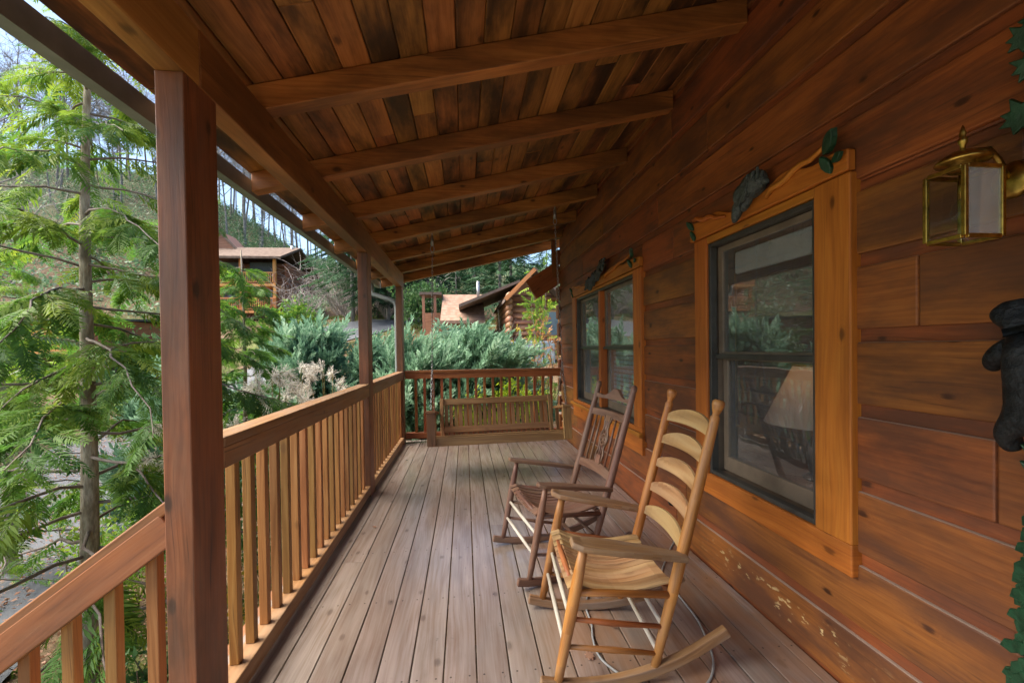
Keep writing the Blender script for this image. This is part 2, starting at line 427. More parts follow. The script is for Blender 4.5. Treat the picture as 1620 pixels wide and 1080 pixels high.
# ------------------------------------------------------------------ log wall with windows
wall = thing('log_wall', (XW, 2.5, 0), 'orange-brown stained log wall of the cabin with two trimmed windows along the porch', 'wall')
W1 = (1.70, 2.53, .60, 2.0); W2 = (3.70, 5.685, .69, 2.025)
def cut(iv, holes):
    out = [iv]
    for a, b in holes:
        nx = []
        for p, q in out:
            if b <= p or a >= q: nx.append((p, q)); continue
            if a > p: nx.append((p, a))
            if b < q: nx.append((b, q))
        out = nx
    return out
mb = MB()
seam = .57 - .287 * 2 + .004
joint_fix = {9: [2.55, 4.6], 8: [3.25, 5.4], 7: [3.0, 3.55, 5.1]}
zc = 0
while seam < 3.2:
    z0, z1 = seam, seam + .237
    if z0 < 0: z0 = .012
    holes = [(a, b) for a, b, c, d in (W1, W2) if z0 < d - .02 and z1 > c + .02]
    js = joint_fix.get(zc) or []
    if not js:
        y = -2 + random.uniform(0, 1.5)
        while y < 6.4: js.append(y); y += random.uniform(1.5, 3.0)
    y = -2.0
    for ye in js + [YE]:
        rr = random.random()
        for p, q in cut((y + .0015, ye - .0015), holes):
            mb.box(XW, XW + .045, p, q, z0, z1, g=1, r=rr)
        y = ye
    seam += .287; zc += 1
# recessed backing with the two openings left out
zs = [-.05, .60, .69, 2.0, 2.025, 3.6]
for a, b in zip(zs, zs[1:]):
    m = (a + b) / 2
    for p, q in cut((-2.0, YE - .01), [(h[0], h[1]) for h in (W1, W2) if h[2] < m < h[3]]):
        mb.box(XW + .016, XW + .15, p, q, a, b, g=1, r=.3)
# base strip where floor meets the wall is the lowest log itself
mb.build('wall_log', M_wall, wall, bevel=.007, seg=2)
mb = MB()
for i, z in enumerate(np.arange(-.2, 2.9, .287)):
    mb.box(XW - .03, XW + .16, YE - .005, YE + random.uniform(.10, .2), z + .03, z + .255, g=1)
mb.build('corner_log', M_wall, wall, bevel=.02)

def window(W, casing, sashes, sill, label, M_glass=M_glass):
    a, b, c, d = W; (ca, cb, cc, cd) = casing
    mb = MB(); T0, T1 = XW - .028, XW + .03
    mb.box(T0, T1, ca, a + .002, cc + (c - cc), cd, g=2); mb.box(T0, T1, b - .002, cb, cc + (c - cc), cd, g=2)
    mb.box(T0 + .001, T1, ca, cb, cc, c, g=1)
    mb.box(T0 + .004, T1, a + .0035, b - .0035, d, cd, g=1)
    w = mb.build('window', M_case, wall, bevel=.006); w['label'] = label
    fr = MB(); fo, fi = XW - .014, XW + .03
    fr.box(fo, fi, a + .003, a + .027, c + .002, d - .003, g=2).box(fo, fi, b - .027, b - .003, c + .002, d - .003, g=2)
    fr.box(fo + .001, fi, a + .027, b - .027, c + .002, c + .026, g=1).box(fo + .001, fi, a + .027, b - .027, d - .027, d - .003, g=1)
    fr.build('window_frame', M_frame, w, bevel=.003)
    # wooden reveal behind the frame
    rv = MB()
    rv.box(XW + .03, XW + .15, a - .002, a + .012, c, d, g=2).box(XW + .03, XW + .15, b - .012, b + .002, c, d, g=2)
    rv.box(XW + .03, XW + .15, a + .012, b - .012, c - .002, c + .012, g=1).box(XW + .03, XW + .15, a + .012, b - .012, d - .012, d + .002, g=1)
    rv.build('reveal', M_sash, w)
    for (sa, sb) in sashes:
        mid = c + (d - c) * .52
        for lo, hi, xo in ((c + .027, mid, .062), (mid - .02, d - .027, .034)):
            sm = MB(); x0, x1 = XW + xo, XW + xo + .026
            bt = .085 if lo < mid - .1 else .035
            st = .045
            sm.box(x0, x1, sa, sa + st, lo, hi, g=2).box(x0, x1, sb - st, sb, lo, hi, g=2)
            sm.box(x0 - .001, x1, sa + st, sb - st, lo, lo + bt, g=1).box(x0 - .001, x1, sa + st, sb - st, hi - .035, hi, g=1)
            so = sm.build('sash', M_sash, w, bevel=.004)
            pn = MB(); pn.box(x0 + .010, x0 + .014, sa + st - .005, sb - st + .005, lo + bt - .005, hi - .03)
            pn.build('pane', M_glass, w)
        mr = MB(); mr.box(XW + .012, XW + .034, sa, sb, mid - .028, mid + .002, g=1); mr.build('meeting_rail', M_frame, w, bevel=.003)
    if sill:
        MB().box(XW - .062, XW - .0285, ca - .02, cb + .02, c - .075, c - .035, g=1).build('sill', M_case, w, bevel=.006)
    return w
w1 = window(W1, (1.525, 2.665, .473, 2.04), [(1.727, 2.503)], False, 'single window near the rocking chairs with a table lamp behind it')
w2 = window(W2, (3.53, 5.87, .46, 2.05), [(3.727, 4.665), (4.735, 5.658)], True, 'double window farther along the wall with blinds in one half', glassmat('screened_glass', 2.0, (.9, .92, .92), .34))
MB().box(XW - .018, XW + .06, 4.665, 4.735, W2[2] + .027, W2[3] - .027, g=2).build('mullion', M_case, w2, bevel=.005)
bl = MB()
for z in np.arange(.8, 1.34, .045):
    bl.box(XW + .115, XW + .117, 3.78, 4.62, z, z + .034, M=None)
bl.build('blind', M_blind, w2)
MB().box(XW + .10, XW + .13, 1.76, 2.44, 1.80, 1.93, g=1).build('blind', M_blind, w1, bevel=.01)

# room behind the windows
mb = MB()
mb.box(4.6, 4.7, -.5, 7, 0, 2.6); mb.box(1.66, 4.6, -.6, -.5, 0, 2.6); mb.box(1.66, 4.6, 6.9, 7, 0, 2.6)
for z in np.arange(.05, 2.5, .2): mb.box(4.56, 4.6, -.5, 6.9, z, z + .192, g=1)
tag(mb.build('interior_wall', M_in), kind='structure')
tag(MB().box(1.66, 4.6, -.5, 6.9, -.1, 0).build('interior_floor', M_carpet), kind='structure')
tag(MB().box(1.66, 4.7, -.6, 7, 2.61, 2.7).build('interior_ceiling', M_in), kind='structure')
tb = thing('side_table', (2.2, 2.3, 0), 'dark wooden side table inside the room under the table lamp', 'table')
MB().box(1.85, 2.6, 1.9, 2.9, .52, .56, g=1).build('tabletop', M_dark, tb, bevel=.006)
for xx in (1.88, 2.53):
    for yy in (1.93, 2.83): MB().box(xx, xx + .04, yy, yy + .04, 0, .52, g=2).build('leg', M_dark, tb)
tl = thing('table_lamp', (2.12, 2.42, .56), 'table lamp with a pale cone shade behind the near window', 'lamp')
c = (2.12, 2.42, 0)
MB().lathe([(.08, .56), (.085, .575), (.05, .60), (.065, .68), (.06, .78), (.02, .84), (.012, .90), (.012, .93)], c, 16).build('lamp_base', M_dk, tl)
sh = MB().lathe([(.29, .90), (.13, 1.25)], c, 28); sh.f = sh.f[:-2]; sh.uv = sh.uv[:-2]; sh.r = sh.r[:-2]; sh.sm = sh.sm[:-2]
def shade():
    t = NT('shade_cloth'); d = t.node('BsdfDiffuse', Color=(.72, .66, .58)); tr = t.node('BsdfTranslucent', Color=(.66, .5, .36))
    m = t.n.new('ShaderNodeMixShader'); m.inputs[0].default_value = .5
    t.l.new(d.outputs[0], m.inputs[1]); t.l.new(tr.outputs[0], m.inputs[2]); return t.finish(m)
sh.build('lamp_shade', shade(), tl)
MB().lathe([(.13, 1.245), (.135, 1.25), (.135, 1.262), (.127, 1.262)], c, 28).build('shade_rim', M_case, tl)
bulb = bpy.data.lights.new('bulb', 'POINT'); bulb.energy = .16; bulb.color = (1, .62, .32); bulb.shadow_soft_size = .04
bo = bpy.data.objects.new('lamp_bulb', bulb); COL.objects.link(bo); bo.parent = tl; bo.location = (0, 0, .55)

# ------------------------------------------------------------------ porch roof
SL = .2354
zr = lambda x: 2.712 + SL * x            # rafter underside
zd = lambda x: 2.848 + SL * x            # underside of the roof boards
roof = thing('porch_roof', (.2, 2.5, 2.5), 'sloping timber porch roof with dark stained boards, heavy rafters and an eave gutter', 'roof')
RY = [.36, 1.25, 2.14, 2.96, 3.85, 4.75, 5.65, 6.50, 7.33]
for y in [-.55] + RY:
    yj = y + random.uniform(-.012, .012)
    out = [(-1.345, zr(-1.345) + .01), (1.497, zr(1.497)), (1.497, zd(1.497) - .002), (-1.345, zd(-1.345) - .002)]
    if y > 7: out = [(-1.345, zr(-1.345) + .01), (1.8, zr(1.8)), (1.8, zd(1.8) - .002), (-1.345, zd(-1.345) - .002)]
    M = Matrix(((1, 0, 0, 0), (0, 0, -1, yj + .088), (0, 1, 0, 0), (0, 0, 0, 1)))
    MB().prism(out, 0, .088, M).build('rafter', M_raft, roof, bevel=.007)
mb = MB(); cs = 1 / sqrt(1 + SL * SL)
xs = -1.36
while xs < 1.48:
    xe = xs + .138 * cs
    y = -2.0
    js = []; yy = -2 + random.uniform(.5, 2.5)
    while yy < 7: js.append(yy); yy += random.choice([1.78, 2.67, 3.5])
    for ye in js + [7.46]:
        M = Matrix(((cs, 0, -SL * cs, xs), (0, 1, 0, 0), (SL * cs, 0, cs, zd(xs)), (0, 0, 0, 1)))
        mb.box(0, .134, y + .001, ye - .001, 0, .022, g=1, M=M); y = ye
    xs = xe
mb.build('roof_board', M_ceil, roof, bevel=.006)
M = Matrix(((cs, 0, -SL * cs, -1.352), (0, 1, 0, 0), (SL * cs, 0, cs, zd(-1.352) + .024), (0, 0, 0, 1)))
MB().box(0, 3.6, -2.1, 7.5, 0, .02, g=0, M=M).build('roofing', M_shing, roof)
MB().box(-.99, XR, -2, 1.632, 2.30, 2.502, g=1).build('beam', M_beam, roof, bevel=.006)
MB().box(-.99, XR, 1.636, 6.70, 2.30, 2.505, g=1).build('beam', M_beam, roof, bevel=.006)
# blocking between rafters above the beam is left open as in the photo; eave gutter (open trough)
prof = [(-1.375, 2.506), (-1.375, 2.408), (-1.45, 2.418), (-1.475, 2.44), (-1.488, 2.475), (-1.50, 2.512), (-1.495, 2.512), (-1.478, 2.475), (-1.468, 2.446), (-1.447, 2.424), (-1.379, 2.414), (-1.379, 2.506)]
M = Matrix(((1, 0, 0, 0), (0, 0, -1, 7.48), (0, 1, 0, 0), (0, 0, 0, 1)))
gt = MB().prism(prof, 0, 9.5, M).build('gutter', M_gutter, roof)
mb = MB()
for y in np.arange(.4, 7.3, .9): mb.box(-1.495, -1.35, y + .02, y + .045, 2.508, 2.512)
mb.build('gutter_hanger', M_steel, roof)
dp = [(-1.42, 6.93, 2.42), (-1.42, 6.93, 2.32), (-1.40, 6.93, 2.25), (-1.14, 6.93, 2.16), (-1.065, 6.90, 2.12), (-1.04, 6.88, 2.04), (-1.04, 6.88, 1.0), (-1.04, 6.88, -.4)]
MB().tube(dp, .034, 12).build('downspout', M_gutter, roof)

# posts
lab = ['nearest wooden post, at the left of the photo where the stair rail starts', 'middle wooden post of the side railing, dividing it in two', 'farthest wooden post at the corner of the porch beside the downspout']
for i, (y0, y1) in enumerate([(1.541, 1.733), (4.22, 4.40), (6.49, 6.67)]):
    p = MB().box(-.99, -.9015, y0, y1, 0, 2.30, g=2).build('porch_post', M_post, bevel=.004)
    tag(p, lab[i], 'post', 'posts carrying the porch roof')

# ------------------------------------------------------------------ railings
def side_rail(y0, y1, bals, label):
    t = thing('porch_railing', (-.94, (y0 + y1) / 2, 0), label, 'railing')
    MB().box(-.998, -.896, y0, y1, 1.027, 1.064, g=1).build('cap_rail', M_rail, t, bevel=.005)
    MB().box(-.934, -.900, y0, y1, .945, 1.026, g=1).build('sub_rail', M_rail, t, bevel=.004)
    MB().box(-.985, -.900, y0, y1, .028, .105, g=1).build('bottom_rail', M_rail, t, bevel=.005)
    for y in bals:
        MB().box(-.974, -.936, y - .019, y + .019, .1055, 1.026, g=2).build('baluster', M_balu, t, bevel=.003)
    return t
side_rail(1.734, 4.219, [1.895 + .1316 * i for i in range(18)], 'side railing between the nearest post and the middle post')
side_rail(4.401, 6.489, [4.50 + .1316 * i for i in range(16)], 'side railing between the middle post and the corner post')
t = thing('porch_railing', (.3, 6.68, 0), 'reddish end railing across the far end of the porch behind the swing', 'railing')
MB().box(-.894, 1.495, 6.60, 6.70, 1.035, 1.07, g=0).build('cap_rail', M_erail, t, bevel=.005)
MB().box(-.894, 1.495, 6.62, 6.654, .945, 1.034, g=0).build('sub_rail', M_erail, t, bevel=.004)
MB().box(-.894, 1.495, 6.62, 6.70, .05, .138, g=0).build('bottom_rail', M_erail, t, bevel=.005)
for i in range(17):
    x = -.742 + .129 * i
    MB().box(x - .019, x + .019, 6.656, 6.694, .1385, 1.0345, g=2).build('baluster', M_erail, t, bevel=.003)
# stair rail going down to the left
t = thing('stair_railing', (-1.6, 1.6, -.6), 'sloping stair handrail with balusters descending left from the nearest post', 'railing')
sx = lambda x: .888 + (x + .995) * .742
d = Vector((1, 0, .742)).normalized()
L = 2.6
P0 = Vector((-.992, 1.61, sx(-.992) - .018)); 
MB().bar(P0, P0 - d * L, .09, .036).build('cap_rail', M_post, t, bevel=.005)
P1 = Vector((-.992, 1.582, sx(-.992) - .09))
MB().bar(P1, P1 - d * L, .036, .105).build('sub_rail', M_post, t, bevel=.005)
for i in range(14):
    x = -1.075 - i * .1325
    MB().box(x - .019, x + .019, 1.602, 1.64, sx(x) - .98, sx(x) - .065, g=2).build('baluster', M_balu, t, bevel=.003)
P2 = Vector((-1.0, 1.62, sx(-1.0) - .93))
MB().bar(P2, P2 - d * L, .036, .09).build('bottom_rail', M_post, t, bevel=.005)

# timber at the far corner of the cabin (rafter tail of the rear roof)
MB_ = MB().bar((1.56, 6.9, 2.62), (1.06, 6.9, 2.30), .09, .33).build('eave_timber', M_erail, bevel=.006)
tag(MB_, 'short reddish eave timber sticking out past the far wall corner above the end railing', 'timber')
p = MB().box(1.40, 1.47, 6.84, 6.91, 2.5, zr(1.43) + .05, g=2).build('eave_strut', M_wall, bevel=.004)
tag(p, 'thin upright strut above the far wall corner under the last rafter', 'timber')

# ------------------------------------------------------------------ rocking chairs
def chair(loc, rot, style, label):
    T = thing('rocking_chair', loc, label, 'rocking chair', 'rocking chairs on the porch')
    T.rotation_euler = (0, 0, rot)
    wd, sl, ar, dw = (M_oak, M_oakslat, M_oakarm, M_dow) if style == 'ladder' else (M_dark, M_dark, M_dark, M_dow)
    def add(name, mb, mat, bevel=0):
        o = mb.build(name, mat, None, bevel=bevel); o.parent = T; return o
    hf, hr = (.288, .245) if style == 'ladder' else (.295, .235)
    top = 1.155 if style == 'ladder' else 1.135
    bx, tx = .405, (.69 if style == 'ladder' else .735)                                   # rear post foot and head (u)
    post = lambda z: bx + (tx - bx) * (z - .06) / (top - .06)
    leg = lambda z: .105 * (z - .06) / .51
    hw = lambda z: hr - .008 * (z - .06) / 1.1 if style == 'ladder' else hr + .002
    R0 = 1.03
    for s in (-1, 1):
        # rocker
        pts = []
        for i in range(13):
            u = -.075 + .80 * i / 12
            th = math.asin((u - .17) / R0)
            yv = s * (hf + (hr - hf) * min(max(u / bx, -.1), 1.6))
            pts.append((u, yv, R0 - R0 * cos(th) + .021))
        add('rocker', MB().sweep(pts, .036 if style == 'ladder' else .03, .042, side=(0, 1, 0)), wd if style != 'ladder' else M_oakarm, .006)
        # front leg (turned, thicker at mid height)
        z1 = .59 if style == 'ladder' else .575
        zz = [.045, .12, .25, .36, .43, .50, z1]
        rr = [.017, .02, .023, .025, .024, .022, .017] if style == 'ladder' else [.015, .018, .021, .023, .022, .018, .014]
        add('leg', MB().tube([(leg(z), s * hf, z) for z in zz], rr, 12), wd)
        # rear post
        zz = [.06, .2, .37, .55, .75, .95, top - .09]
        rr = [.017, .02, .023, .0235, .0225, .021, .019] if style == 'ladder' else [.015, .018, .022, .024, .023, .021, .019]
        if style == 'ladder':
            zz += [top - .072, top - .064, top - .056, top - .04, top - .022, top - .008, top]
            rr += [.019, .0135, .0135, .02, .0245, .024, .016, .005]
            rr = rr[:len(zz)]
        else:
            zz += [top - .06, top - .045, top - .03, top - .01, top]; rr += [.019, .016, .02, .018, .006]
        add('back_post', MB().tube([(post(z), s * hw(z), z) for z in zz], rr, 14), wd)
        # arm : paddle, wide in front, slightly dished, running down to the post
        za = z1 + .012; zb = za - .088
        ue = post(zb)
        pts = []; ws = []
        n = 12
        for i in range(n + 1):
            f = i / n
            u = leg(z1) - .055 + (ue + .01 - leg(z1) + .055) * f
            y = s * (hf + .012 + (hw(.5) + .026 - hf - .012) * f)
            pts.append((u, y, za + .004 - (za - zb) * f ** 1.15 + (.006 if i == 0 else 0)))
            w = .112 if f < .4 else .112 - .06 * (f - .4) / .6
            if i == 0: w = .06
            if i == 1: w = .1
            ws.append(w * (1 if style == 'ladder' else .78))
        add('arm', MB().sweep(pts, ws, .026 if style == 'ladder' else .022, side=(0, 1, 0)), ar, .006)
        # seat side rail and side stretchers
        add('seat_rail', MB().tube([(leg(.415), s * hf, .405), (.22, s * (hf + hr) / 2, .385), (post(.36), s * hw(.36), .355)], .015, 8), wd)
        for za_, zb_ in ((.30, .225), (.19, .115)):
            add('stretcher', MB().tube([(leg(za_), s * hf, za_), (.22, s * (hf + hr) / 2, (za_ + zb_) / 2), (post(zb_), s * hw(zb_), zb_)], [.009, .0125, .009], 8), wd)
    for z in (.30, .19):
        add('stretcher', MB().tube([(leg(z), -hf, z), (leg(z), 0, z), (leg(z), hf, z)], [.009, .011, .009], 8), dw)
    for z in (.22, .12):
        add('stretcher', MB().tube([(post(z), -hw(z), z), (post(z), hw(z), z)], .0105, 8), dw if style == 'ladder' else wd)
    add('seat_rail', MB().tube([(leg(.4), -hf, .40), (leg(.4), hf, .40)], .014, 8), wd)
    add('seat_rail', MB().tube([(post(.355), -hw(.36), .35), (post(.355), hw(.36), .35)], .014, 8), wd)
    # dished seat of slats that run from front to back, their ends bent over the front rail
    seat = MB(); N = 11
    for i in range(N):
        f = (i + .5) / N * 2 - 1
        pts = []
        u0 = leg(.41) - .028; u1 = post(.355) + .005
        for j in range(12):
            g = j / 11
            u = u0 + (u1 - u0) * g
            wv = hf - .012 + (hr - hf) * g
            z = .405 - .035 * g - .05 * sin(pi * min(1, g * 1.05)) * (1 - .25 * f * f) + .022 * f * f
            if j == 0: z -= .026
            if j == 1: z += .004
            pts.append((u, f * wv, z + .012))
        wsl = [2 * (hf - .012 + (hr - hf) * (j / 11)) / N - .004 for j in range(12)]
        seat.sweep(pts, wsl, .010, side=(0, 1, 0))
    add('seat', seat, sl if style == 'ladder' else M_dark, .002)
    if style == 'ladder':
        for zc, hgt in ((1.035, .085), (.92, .085), (.80, .085), (.675, .085), (.555, .075)):
            # arched slat, bowed backwards between the posts
            mbs = MB(); n = 12; w = hw(zc)
            prev = None
            for k in range(n + 1):
                f = k / n * 2 - 1
                bow = .028 * (1 - f * f)
                arch = (1 - abs(f) ** 2.2)
                zt = zc - .012 + .052 * arch ** .8; zb = zc - .038 + .006 * arch
                y = f * w
                def P(z, off):
                    return Vector((post(z) + bow + off, y, z))
                cur = [P(zb, -.005), P(zt, -.005), P(zt, .005), P(zb, .005)]
                if prev:
                    V = prev + cur
                    ua, ub = (prev[0].y + w) * 1 + zc * 7, (cur[0].y + w) + zc * 7
                    Fq = [(0, 1, 5, 4), (1, 2, 6, 5), (2, 3, 7, 6), (3, 0, 4, 7)]
                    UVq = [[(ua, zb), (ua, zt), (ub, zt), (ub, zb)], [(ua, 0), (ua, .01), (ub, .01), (ub, 0)], [(ua, zt + 3), (ua, zb + 3), (ub, zb + 3), (ub, zt + 3)], [(ua, .5), (ua, .51), (ub, .51), (ub, .5)]]
                    mbs._add(V, Fq, UVq, zc * .77 % 1, False)
                prev = cur
            add('back_slat', mbs, M_oakslat)
    else:
        # crest rail with a double wave, a plain rail, a low rail, spindles and a pierced splat
        w = hr - .012
        def board(zb, ztf, name):
            mbs = MB(); n = 22; prev = None
            for k in range(n + 1):
                f = k / n * 2 - 1; zt = ztf(f); y = f * w; bow = .02 * (1 - f * f)
                P = lambda z, o: Vector((post(z) + bow + o, y, z))
                cur = [P(zb, -.009), P(zt, -.009), P(zt, .009), P(zb, .009)]
                if prev:
                    ua, ub = prev[0].y, cur[0].y
                    mbs._add(prev + cur, [(0, 1, 5, 4), (1, 2, 6, 5), (2, 3, 7, 6), (3, 0, 4, 7)], [[(ua, zb), (ua, zt), (ub, zt), (ub, zb)]] * 4, .4)
                prev = cur
            add(name, mbs, wd)
        board(1.02, lambda f: 1.058 + .022 * cos(f * 1.0 * pi) + .014 * cos(f * 2 * pi), 'crest_rail')
        board(.90, lambda f: .945, 'back_rail')
        board(.545, lambda f: .60 + .008 * cos(f * pi), 'back_rail')
        for f in (-.74, -.46, .46, .74):
            add('spindle', MB().tube([(post(.58) + .012, f * w, .58), (post(.75) + .012, f * w, .75), (post(.91) + .012, f * w, .91)], [.0065, .0085, .0065], 8), wd)
        # splat with cut outs : two edge strips, wheel with six spokes, solid foot and head
        sp = MB()
        bxp = lambda z: post(z) + .014
        def strip(pts, wd_=.011):
            sp.sweep([(bxp(z), y, z) for y, z in pts], wd_, .012, side=(-.0, 1, .0)) if False else sp.tube([(bxp(z), y, z) for y, z in pts], wd_ * .62, 6, flat=.9)
        zc = .755
        for s in (-1, 1):
            strip([(s * .03, .60), (s * .046, .63), (s * .044, .66), (s * .03, .70), (s * .044, .73), (s * .05, .755), (s * .044, .78), (s * .026, .82), (s * .03, .86), (s * .044, .89), (s * .048, .91)], .014)
            strip([(s * .01, .64), (s * .012, .69), (s * .018, .715)], .012)
            strip([(s * .018, .795), (s * .004, .83), (s * .012, .865), (s * .006, .9)], .012)
        strip([(.034 * cos(a), zc + .036 * sin(a)) for a in np.linspace(0, 2 * pi, 21)], .013)
        for a in range(3):
            an = a * pi / 3 + .3
            strip([(.034 * cos(an), zc + .036 * sin(an)), (-.034 * cos(an), zc - .036 * sin(an))], .011)
        sp.lathe([(.002, -.006), (.010, -.006), (.010, .006), (.002, .006)], (bxp(zc), 0, zc), 10, M=Matrix.Rotation(pi / 2, 4, 'Y'))
        th = atan2(tx - bx, top - .06)
        for z0, z1, ww in ((.60, .655, .036), (.875, .912, .042)):
            sp.bar((bxp(z0), 0, z0), (bxp(z1), 0, z1), ww * 1.5, .011, up=(1, 0, 0))
        add('splat', sp, wd)
    return T
chair((.372, 1.985, 0), -.07, 'ladder', 'honey oak ladder-back rocking chair, nearest the camera, with five arched slats')
chair((.300, 2.76, 0), .17, 'spindle', 'dark brown rocking chair with spindles and a pierced splat, behind the oak one')

# ------------------------------------------------------------------ porch swing
sw = thing('porch_swing', (.37, 4.9, .4), 'brown slatted porch swing bench hanging on chains before the end railing', 'swing')
tilt = .018
X0, X1 = -.40, 1.13
zf = lambda x: tilt * (x - .37)
def swm(): 
    return Matrix.Translation((.37, 4.9, .40)) @ Matrix.Rotation(-tilt, 4, 'Y') @ Matrix.Translation((0, -.235, 0)) @ Matrix.Rotation(-radians(9), 4, 'X') @ Matrix.Translation((0, .235, 0))
SM = swm()
def sb(name, boxes, bevel=.004, mat=M_swing):
    m = MB()
    for b in boxes: m.box(*b[:6], g=b[6], M=SM)
    return m.build(name, mat, sw, bevel=bevel)
H = (X1 - X0) / 2
sb('seat_frame', [(-H, H, -.235, -.195, -.035, .055, 0), (-H + .04, H - .04, .21, .25, -.035, .05, 0), (-H, -H + .04, -.194, .25, -.035, .05, 1), (H - .04, H, -.194, .25, -.035, .05, 1), (-.02, .02, -.194, .21, -.035, .05, 1)])
sb('seat', [(-H + .01, H - .01, -.19 + i * .056, -.19 + i * .056 + .047, .0555 - .004 * i, .0735 - .004 * i, 0) for i in range(7)], .003)
# arm posts and arms
for s in (-1, 1):
    xa = s * (H - .03)
    sb('arm_post', [(xa - .045, xa + .045, -.27, -.2355, -.03, .315, 2)])
    sb('arm', [(xa - .05, xa + .05, -.30, .30, .3155, .343, 1)])
    sb('rear_post', [(xa - .02, xa + .02, .255, .29, -.03, .315, 2)])
# back : rails and slats leaning backwards
BM = SM @ Matrix.Translation((0, .21, .06)) @ Matrix.Rotation(-radians(7), 4, 'X')
hb = .645
m = MB(); m.box(-hb, hb, -.012, .022, .355, .425, g=0, M=BM); m.box(-hb, hb, -.012, .022, .03, .1, g=0, M=BM); m.build('backrest_rail', M_swing, sw, bevel=.004)
for s in (-1, 1): m = MB().box(s * hb - .02, s * hb + .02, -.03, .0215, -.03, .43, g=2, M=BM); m.build('backrest_frame', M_swing, sw, bevel=.004)
m = MB()
nb = 22
for i in range(nb):
    x = -hb + .05 + (2 * hb - .1) * i / (nb - 1)
    m.box(x - .021, x + .021, .0225, .036, .0, .40, g=2, M=BM)
m.build('backrest_slat', M_swing, sw, bevel=.003)
# chains
def chain(pts):
    m = MB(); pts = [Vector(p) for p in pts]
    for a, b in zip(pts, pts[1:]):
        n = max(1, int((b - a).length / .032)); d = (b - a).normalized()
        for i in range(n):
            c = a + (b - a) * ((i + .5) / n)
            s = d.cross(Vector((1, 0, 0)) if i % 2 else Vector((0, 1, 0)))
            if s.length < .2: s = d.cross(Vector((.7, .7, 0)))
            s.normalize()
            ring = [c + d * .021 * cos(t) + s * .0085 * sin(t) for t in np.linspace(0, 2 * pi, 9)]
            m.tube(ring, .0028, 5, caps=False)
    return m
for s, xh in ((-1, -.335), (1, 1.02)):
    xa = .37 + s * (H - .03)
    zt = zr(xh)
    split = Vector((xa * .9 + xh * .1, 4.86, 1.22))
    hk = Vector((xh, 4.80, zt - .20))
    chain([hk, split]).build('chain', M_steel, sw)
    chain([split, tuple(SM @ Vector((s * (H - .03), -.25, .345)))]).build('chain', M_steel, sw)
    chain([split, tuple(SM @ Vector((s * (H - .03), .26, .345)))]).build('chain', M_steel, sw)
    h = MB(); h.tube([(xh, 4.80, zt + .03), (xh, 4.80, zt - .03)], .006, 8); h.tube([(xh, 4.80, zt - .028), (xh, 4.80, zt - .13)], .0165, 10)
    h.tube([Vector((xh, 4.80, zt - .165)) + Vector((.02 * cos(t), 0, .034 * sin(t))) for t in np.linspace(0, 2 * pi, 11)], .004, 6, caps=False)
    h.build('spring_hook', M_steel, sw)

# ------------------------------------------------------------------ wall lantern
ln = thing('wall_lantern', (1.34, 1.045, 1.75), 'brass and glass box lantern on the log wall right of the near window', 'lantern')
lx0, lx1, ly0, ly1, lz0, lz1 = 1.285, 1.395, .995, 1.09, 1.655, 1.835
fr = MB(); e = .0055
for xx in (lx0, lx1):
    for yy in (ly0, ly1): fr.box(xx - e, xx + e, yy - e, yy + e, lz0, lz1, g=2)
for zz in (lz0, lz1):
    for yy in (ly0, ly1): fr.box(lx0 + e, lx1 - e, yy - e * .9, yy + e * .9, zz - e, zz + e, g=0)
    for xx in (lx0, lx1): fr.box(xx - e * .9, xx + e * .9, ly0 + e, ly1 - e, zz - e, zz + e, g=1)
fr.build('lantern_frame', M_brass, ln, bevel=.0015)
MB().box(lx0 - .001, lx0 + .001, ly0 + e, ly1 - e, lz0 + e, lz1 - e).build('pane', M_lglass, ln)
MB().box(lx0 + e, lx1 - e, ly1 - .001, ly1 + .001, lz0 + e, lz1 - e).build('pane', M_lglass, ln)
o = MB().box(lx0 + e, lx1 - e, ly0 - .001, ly0 + .001, lz0 + e, lz1 - e).build('pane', M_skypane, ln); o['label'] = 'bright whitish pane facing along the porch'
MB().box(lx1 - .001, lx1 + .001, ly0 + e, ly1 - e, lz0 + e, lz1 - e).build('pane', M_lglass, ln)
cx, cy = (lx0 + lx1) / 2, (ly0 + ly1) / 2
MB().lathe([(.03, lz1 + .004), (.032, lz1 + .022), (.056, lz1 + .026), (.058, lz1 + .031), (.045, lz1 + .044), (.022, lz1 + .056), (.009, lz1 + .06)], (cx, cy, 0), 20).build('cap', M_brass, ln)
MB().lathe([(.006, lz1 + .058), (.006, lz1 + .072), (.010, lz1 + .08), (.0105, lz1 + .089), (.006, lz1 + .096), (.008, lz1 + .104), (.003, lz1 + .122), (.001, lz1 + .127)], (cx, cy, 0), 12).build('finial', M_brass, ln)
MB().tube([(cx + .01, cy, lz1 + .035), (cx + .04, cy, lz1 + .06), (cx + .08, cy, lz1 + .066), (cx + .11, cy, lz1 + .04), (cx + .125, cy, lz1 + .01), (cx + .14, cy, lz1 - .01)], .008, 10).build('arm', M_brass, ln)
MB().lathe([(.05, 0), (.05, .006), (.04, .014), (.012, .024)], (XW - .001, cy, lz1 - .015), 18, M=Matrix.Rotation(-pi / 2, 4, 'Y')).build('backplate', M_brass, ln)
MB().tube([(cx, cy, lz1 - .005), (cx, cy, lz1 - .07)], .0095, 10).build('socket', M_brass, ln)
MB().lathe([(.009, -.07), (.021, -.085), (.026, -.105), (.02, -.126), (.004, -.135)], (cx, cy, lz1), 14).build('bulb', M_lglass, ln)
MB().lathe([(.001, -.012), (.02, -.01), (.03, -.004), (.035, .003)], (cx, cy, lz0), 14).build('base_cup', M_lglass, ln)

